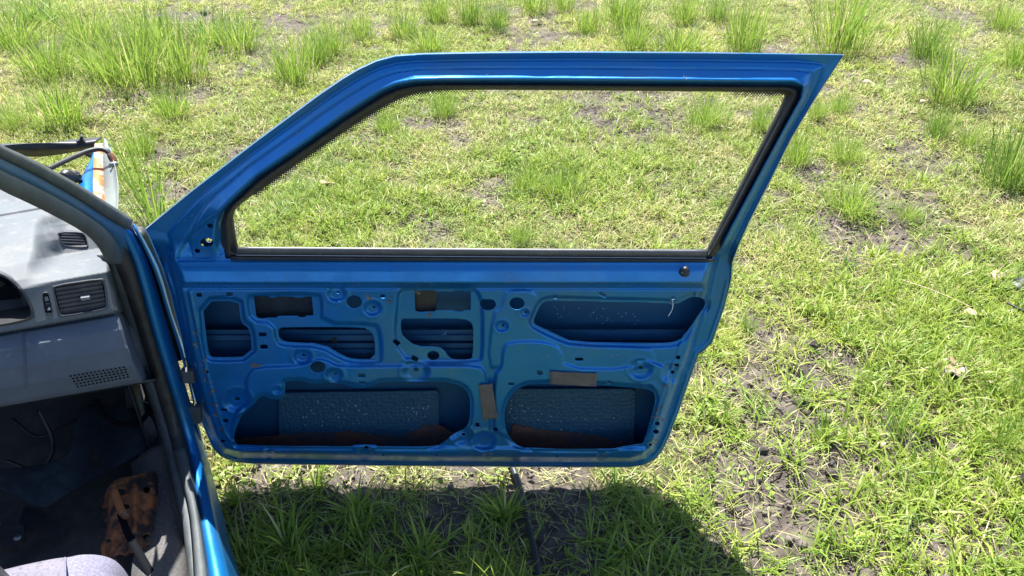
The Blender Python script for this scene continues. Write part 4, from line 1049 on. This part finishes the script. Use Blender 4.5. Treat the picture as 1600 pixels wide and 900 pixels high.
SEAT.data.polygons.foreach_set('material_index', [1 if tx[f[0] % nt_] > 101 else 0 for f in F_]); part(solid(SEAT, .006, 0))
bpy.context.view_layer.update()
own(tube('seat_seam', [atf(102, 872, fs0-.02)+np.array([0, 0, .001]), atf(102, 885, fs0-.10), atf(102, 905, fs0-.22)], .0016, M['seat_side'], n=6), SEAT)
part(prism('seat_lever', [atf(x, y, -.56) for x, y in [(-20, 868), (0, 884), (16, 900), (4, 906), (-8, 894), (-20, 884)]], FW*-.012, M['metal']))
# ---- what is left of the front end
fen = [[(118, 330, .62), (120, 290, .80), (135, 262, .92), (146, 240, 1.06)], [(146, 330, .60), (145, 290, .78), (146, 262, .92), (147, 228, 1.10)]]
part(loft('inner_wing', fen, 20, M['paint'], None, thick=.002))
fl_ = [[(143, 334, .60), (145, 290, .78), (146, 262, .92), (148, 224, 1.12)], [(165, 334, .60), (163, 300, .76), (161, 262, .92), (161, 224, 1.12)]]
part(loft('wing_flange', fl_, 30, M['primer'], None, thick=.003))
fo = [[(165, 334, .60), (163, 300, .76), (161, 262, .92), (162, 217, 1.13)], [(182, 345, .57), (178, 300, .74), (172, 255, .92), (164, 216, 1.13)], [(183, 345, .55), (184, 300, .70), (181, 262, .84), (168, 222, 1.1)], [(181, 352, .52), (184, 312, .62), (184, 280, .72), (172, 232, 1.0)]]
part(loft('front_wing', fo, 30, M['fender'], None, thick=.002))
cb = [[(-20, 234, 1.05), (12, 227, 1.08), (50, 224, 1.10), (85, 224, 1.12), (120, 229, 1.12), (148, 224, 1.14)], [(-20, 226, 1.10), (12, 225.5, 1.12), (50, 225, 1.14), (85, 224, 1.16), (120, 218, 1.17), (160, 215, 1.17)]]
part(loft('front_crossmember', [[(-20, 250, 1.10), (25, 240, 1.12), (52, 245, 1.14), (90, 241, 1.16), (128, 234, 1.16), (148, 232, 1.16)], cb[0], cb[1]], 40, M['dark'], None, thick=.003))  # dark material paints the shade on the member's rear face
part(loft('lamp_panel', [[(128, 234, 1.10), (140, 234, 1.09), (150, 236, 1.08)], [(132, 242, 1.08), (142, 246, 1.04), (148, 252, 1.0)]], 12, M['void'], None, thick=.003))
part(prism('bonnet_catch', [atf(x, y, 1.12) for x, y in [(118, 222), (124, 219), (126, 213), (129, 213), (130, 219), (134, 223), (126, 226)]], FW*.02, M['dark']))
part(tube('engine_hose', [atf(76, 264, .80), atf(92, 256, .84), atf(118, 244, .90), atf(140, 235, .94), atf(158, 232.5, .94), atf(168, 236, .93), atf(173, 244, .92)], .008, M['rubber']))
part(tube('hose_end', [atf(172, 241, .92), atf(176, 248, .91), atf(179, 254, .90)], [.010, .012, .009], M['rust']))
part(lathe('side_repeater_stud', atf(176, 257, .88), RT, [(-.01, .008), (.01, .008), (.016, .005)], M['fender']))
part(tube('wiring_loom', [atf(98, 277, .80), atf(106, 273, .82), atf(112, 276, .82), atf(118, 274, .84), atf(117, 283, .82)], [.012, .02, .014, .02, .01], M['dark']))

# ------------------------------------------------------------------ things lying about
def on_ground(px, py):
    p = P0(px, py); return np.array([p[0], p[1], gz(p[0], p[1])])
def lump(name, px, py, r, mt, lab, cat, sq=(1, 1, .7), seed=0):
    c = on_ground(px, py); lr = np.random.default_rng(seed); V = []; F_ = []; n, m_ = 20, 12
    for i in range(m_+1):
        th = math.pi*i/m_
        for k in range(n):
            ph = 2*math.pi*k/n; d = np.array([math.sin(th)*math.cos(ph), math.sin(th)*math.sin(ph), math.cos(th)])
            q_ = 1+.35*(float(fbm(d[0]*2+seed*3+9, d[1]*2+d[2]*1.7+9, .8, seed, 3))-.5)*2
            V.append(d*r*q_*np.array(sq)+np.array([0, 0, r*sq[2]*.7]))
    F_ = [(i*n+k, (i+1)*n+k, (i+1)*n+(k+1) % n, i*n+(k+1) % n) for i in range(m_) for k in range(n)]
    o = mesh(name, V, F_, mt); o.location = c; tag(o, lab, cat); return o
lump('soil_clod', 1267, 545, .022, M['clod'], 'black lump of soil on the bare path right of the door', 'soil clod', (1, 1, .8), 1)
lump('soil_clod', 1238, 578, .012, M['clod'], 'small dark soil crumb just below the big black lump', 'soil clod', (1.3, 1, .7), 2)
lump('soil_clod', 1190, 710, .014, M['clod'], 'dark soil crumb on the bare earth right of the door bottom', 'soil clod', (1.2, 1, .8), 3)
lump('soil_clod', 1300, 745, .015, M['clod'], 'dark soil crumb on the path below the broad leaved clump', 'soil clod', (1.2, 1, .8), 5)
lump('rubber_lump', 1602, 455, .05, M['dark'], 'dark grey lump in the grass cut by the right edge', 'lump', (1.2, 1, .5), 4)
lump('dark_lump', 1619, 778, .05, M['clod'], 'dark rounded lump at the lower right edge', 'lump', (.8, 1.2, 1.2), 6)
def crumple(name, px, py, wpx, hpx, mt, lab, cat, seed, lift=.015, amp=.025):
    c = on_ground(px, py); dep = c[1]*cP+CAM_H*sP; a = wpx*dep/FL/2; b = hpx*dep/FL/2/.75; n = 14; V = []
    for i in range(n):
        for j in range(n):
            u_, v_ = i/(n-1)*2-1, j/(n-1)*2-1; k_ = 1-.16*(u_*u_*v_*v_)
            z = lift+amp*(float(fbm(u_+seed*5+9, v_+9, .55, seed, 3))-.4)+.004*math.sin(7*u_+3*v_)
            jit = 1+.22*(float(fbm(u_*1.3+3+seed, v_*1.3+7, .5, seed+3, 2))-.5)
            V.append((a*u_*k_*jit, b*v_*k_*jit, max(z, .003)))
    F_ = [(i*n+j, (i+1)*n+j, (i+1)*n+j+1, i*n+j+1) for i in range(n-1) for j in range(n-1)]
    o = solid(mesh(name, V, F_, mt), .0012, 0); o.location = c; o.rotation_euler = (0, 0, seed*.7); tag(o, lab, cat); return o
crumple('paper_litter', 328, 17, 36, 9, M['white'], 'flat white piece of litter far off in the grass', 'litter', 1, .12, .03)
crumple('wrapper', 1482, 592, 44, 28, M['pink'], 'crumpled white and red wrapper in the grass at right', 'litter', 2, .03, .04)
def leaf(px, py, Lp, ang, lab, mt=None, tilt=.25):
    c = on_ground(px, py); dep = c[1]*cP+CAM_H*sP; L = Lp*dep/FL; n = 10; V = []; F_ = []
    for i in range(n):
        u_ = i/(n-1); wd = .22*L*math.sin(math.pi*min(.98, u_*.92+.04))**.8
        for s_, dz in ((-1, .18), (0, 0), (1, .2)):
            V.append((L*(u_-.5), s_*wd, .018+dz*wd+.12*L*math.sin(u_*3)*tilt+.01*math.sin(5*u_+s_)))
    F_ = [(i*3+j, (i+1)*3+j, (i+1)*3+j+1, i*3+j+1) for i in range(n-1) for j in range(2)]
    o = solid(mesh('dry_leaf', V, F_, mt or M['leaf_dry']), .0008, 0); o.location = c; o.rotation_euler = (.15, -.1, ang); tag(o, lab, 'dry leaf', 'dry leaves on the grass'); return o
leaf(1552, 440, 42, .9, 'curled tan leaf in the tall grass at the right edge')
leaf(1357, 134, 22, -1.0, 'pale dry leaf beyond the rear tip of the door')
leaf(1443, 163, 22, .5, 'dry leaf lying before the big pale tuft')
leaf(510, 292, 30, .2, 'dry leaf seen low through the front of the window')
leaf(1542, 608, 26, .5, 'pale leaf scrap right of the red and white wrapper')
leaf(1522, 498, 40, -.3, 'brown flat leaf between the tan leaf and the wrapper')
leaf(1372, 703, 22, 1.2, 'whitish shred at the foot of the stiff sedge')
leaf(1592, 800, 40, 2.0, 'pale brown leaf beside the dark lump at lower right')
leaf(840, 40, 18, .4, 'far dry leaf above the middle of the window frame')
hp = [on_ground(x, y) for x, y in [(792, 722), (800, 742), (806, 756), (813, 778), (820, 805), (826, 838), (834, 868), (841, 905), (848, 945)]]
hz = [.022, .026, .028, .028, .027, .026, .026, .026, .024]
tag(tube('garden_hose', [p+np.array([0, 0, z]) for p, z in zip(hp, hz)], .0085, M['hose'], None, 12), 'black rubber hose lying on the soil in the door shadow', 'hose')
tag(tube('grass_stalk', [on_ground(x, y)+np.array([0, 0, z]) for x, y, z in [(1400, 452, .05), (1440, 470, .055), (1480, 484, .05), (1510, 494, .04)]], .0018, M['leaf_dry'], None, 6), 'long straw coloured stem lying across the grass at right', 'stem')
tag(tube('grass_stalk', [on_ground(x, y)+np.array([0, 0, z]) for x, y, z in [(1218, 730, .02), (1250, 748, .018), (1280, 768, .015), (1295, 790, .012)]], .0016, M['leaf_dry'], None, 6), 'thin dry stem on the bare path below the door', 'stem')
tag(tube('grass_stalk', [on_ground(x, y)+np.array([0, 0, z]) for x, y, z in [(1112, 200, .03), (1126, 203, .03), (1146, 207, .025)]], .005, M['leaf_dry'], None, 6), 'short pale stick seen through the rear half of the window', 'stick')
tag(tube('grass_stalk', [atz(x, y, z) for x, y, z in [(302, 822, .21), (308, 845, .215), (322, 862, .21), (342, 880, .185), (358, 892, .17)]], .0012, M['leaf_dry'], None, 6), 'greenish grass stem lying across the sunlit car sill', 'stem')
tag(tube('thin_wire', [on_ground(x, y)+np.array([0, 0, z]) for x, y, z in [(1566, 494, .05), (1578, 503, .055), (1592, 508, .05), (1612, 508, .04)]], .004, M['rubber'], None, 6), 'black wire curling out of the grass at the right edge', 'wire')
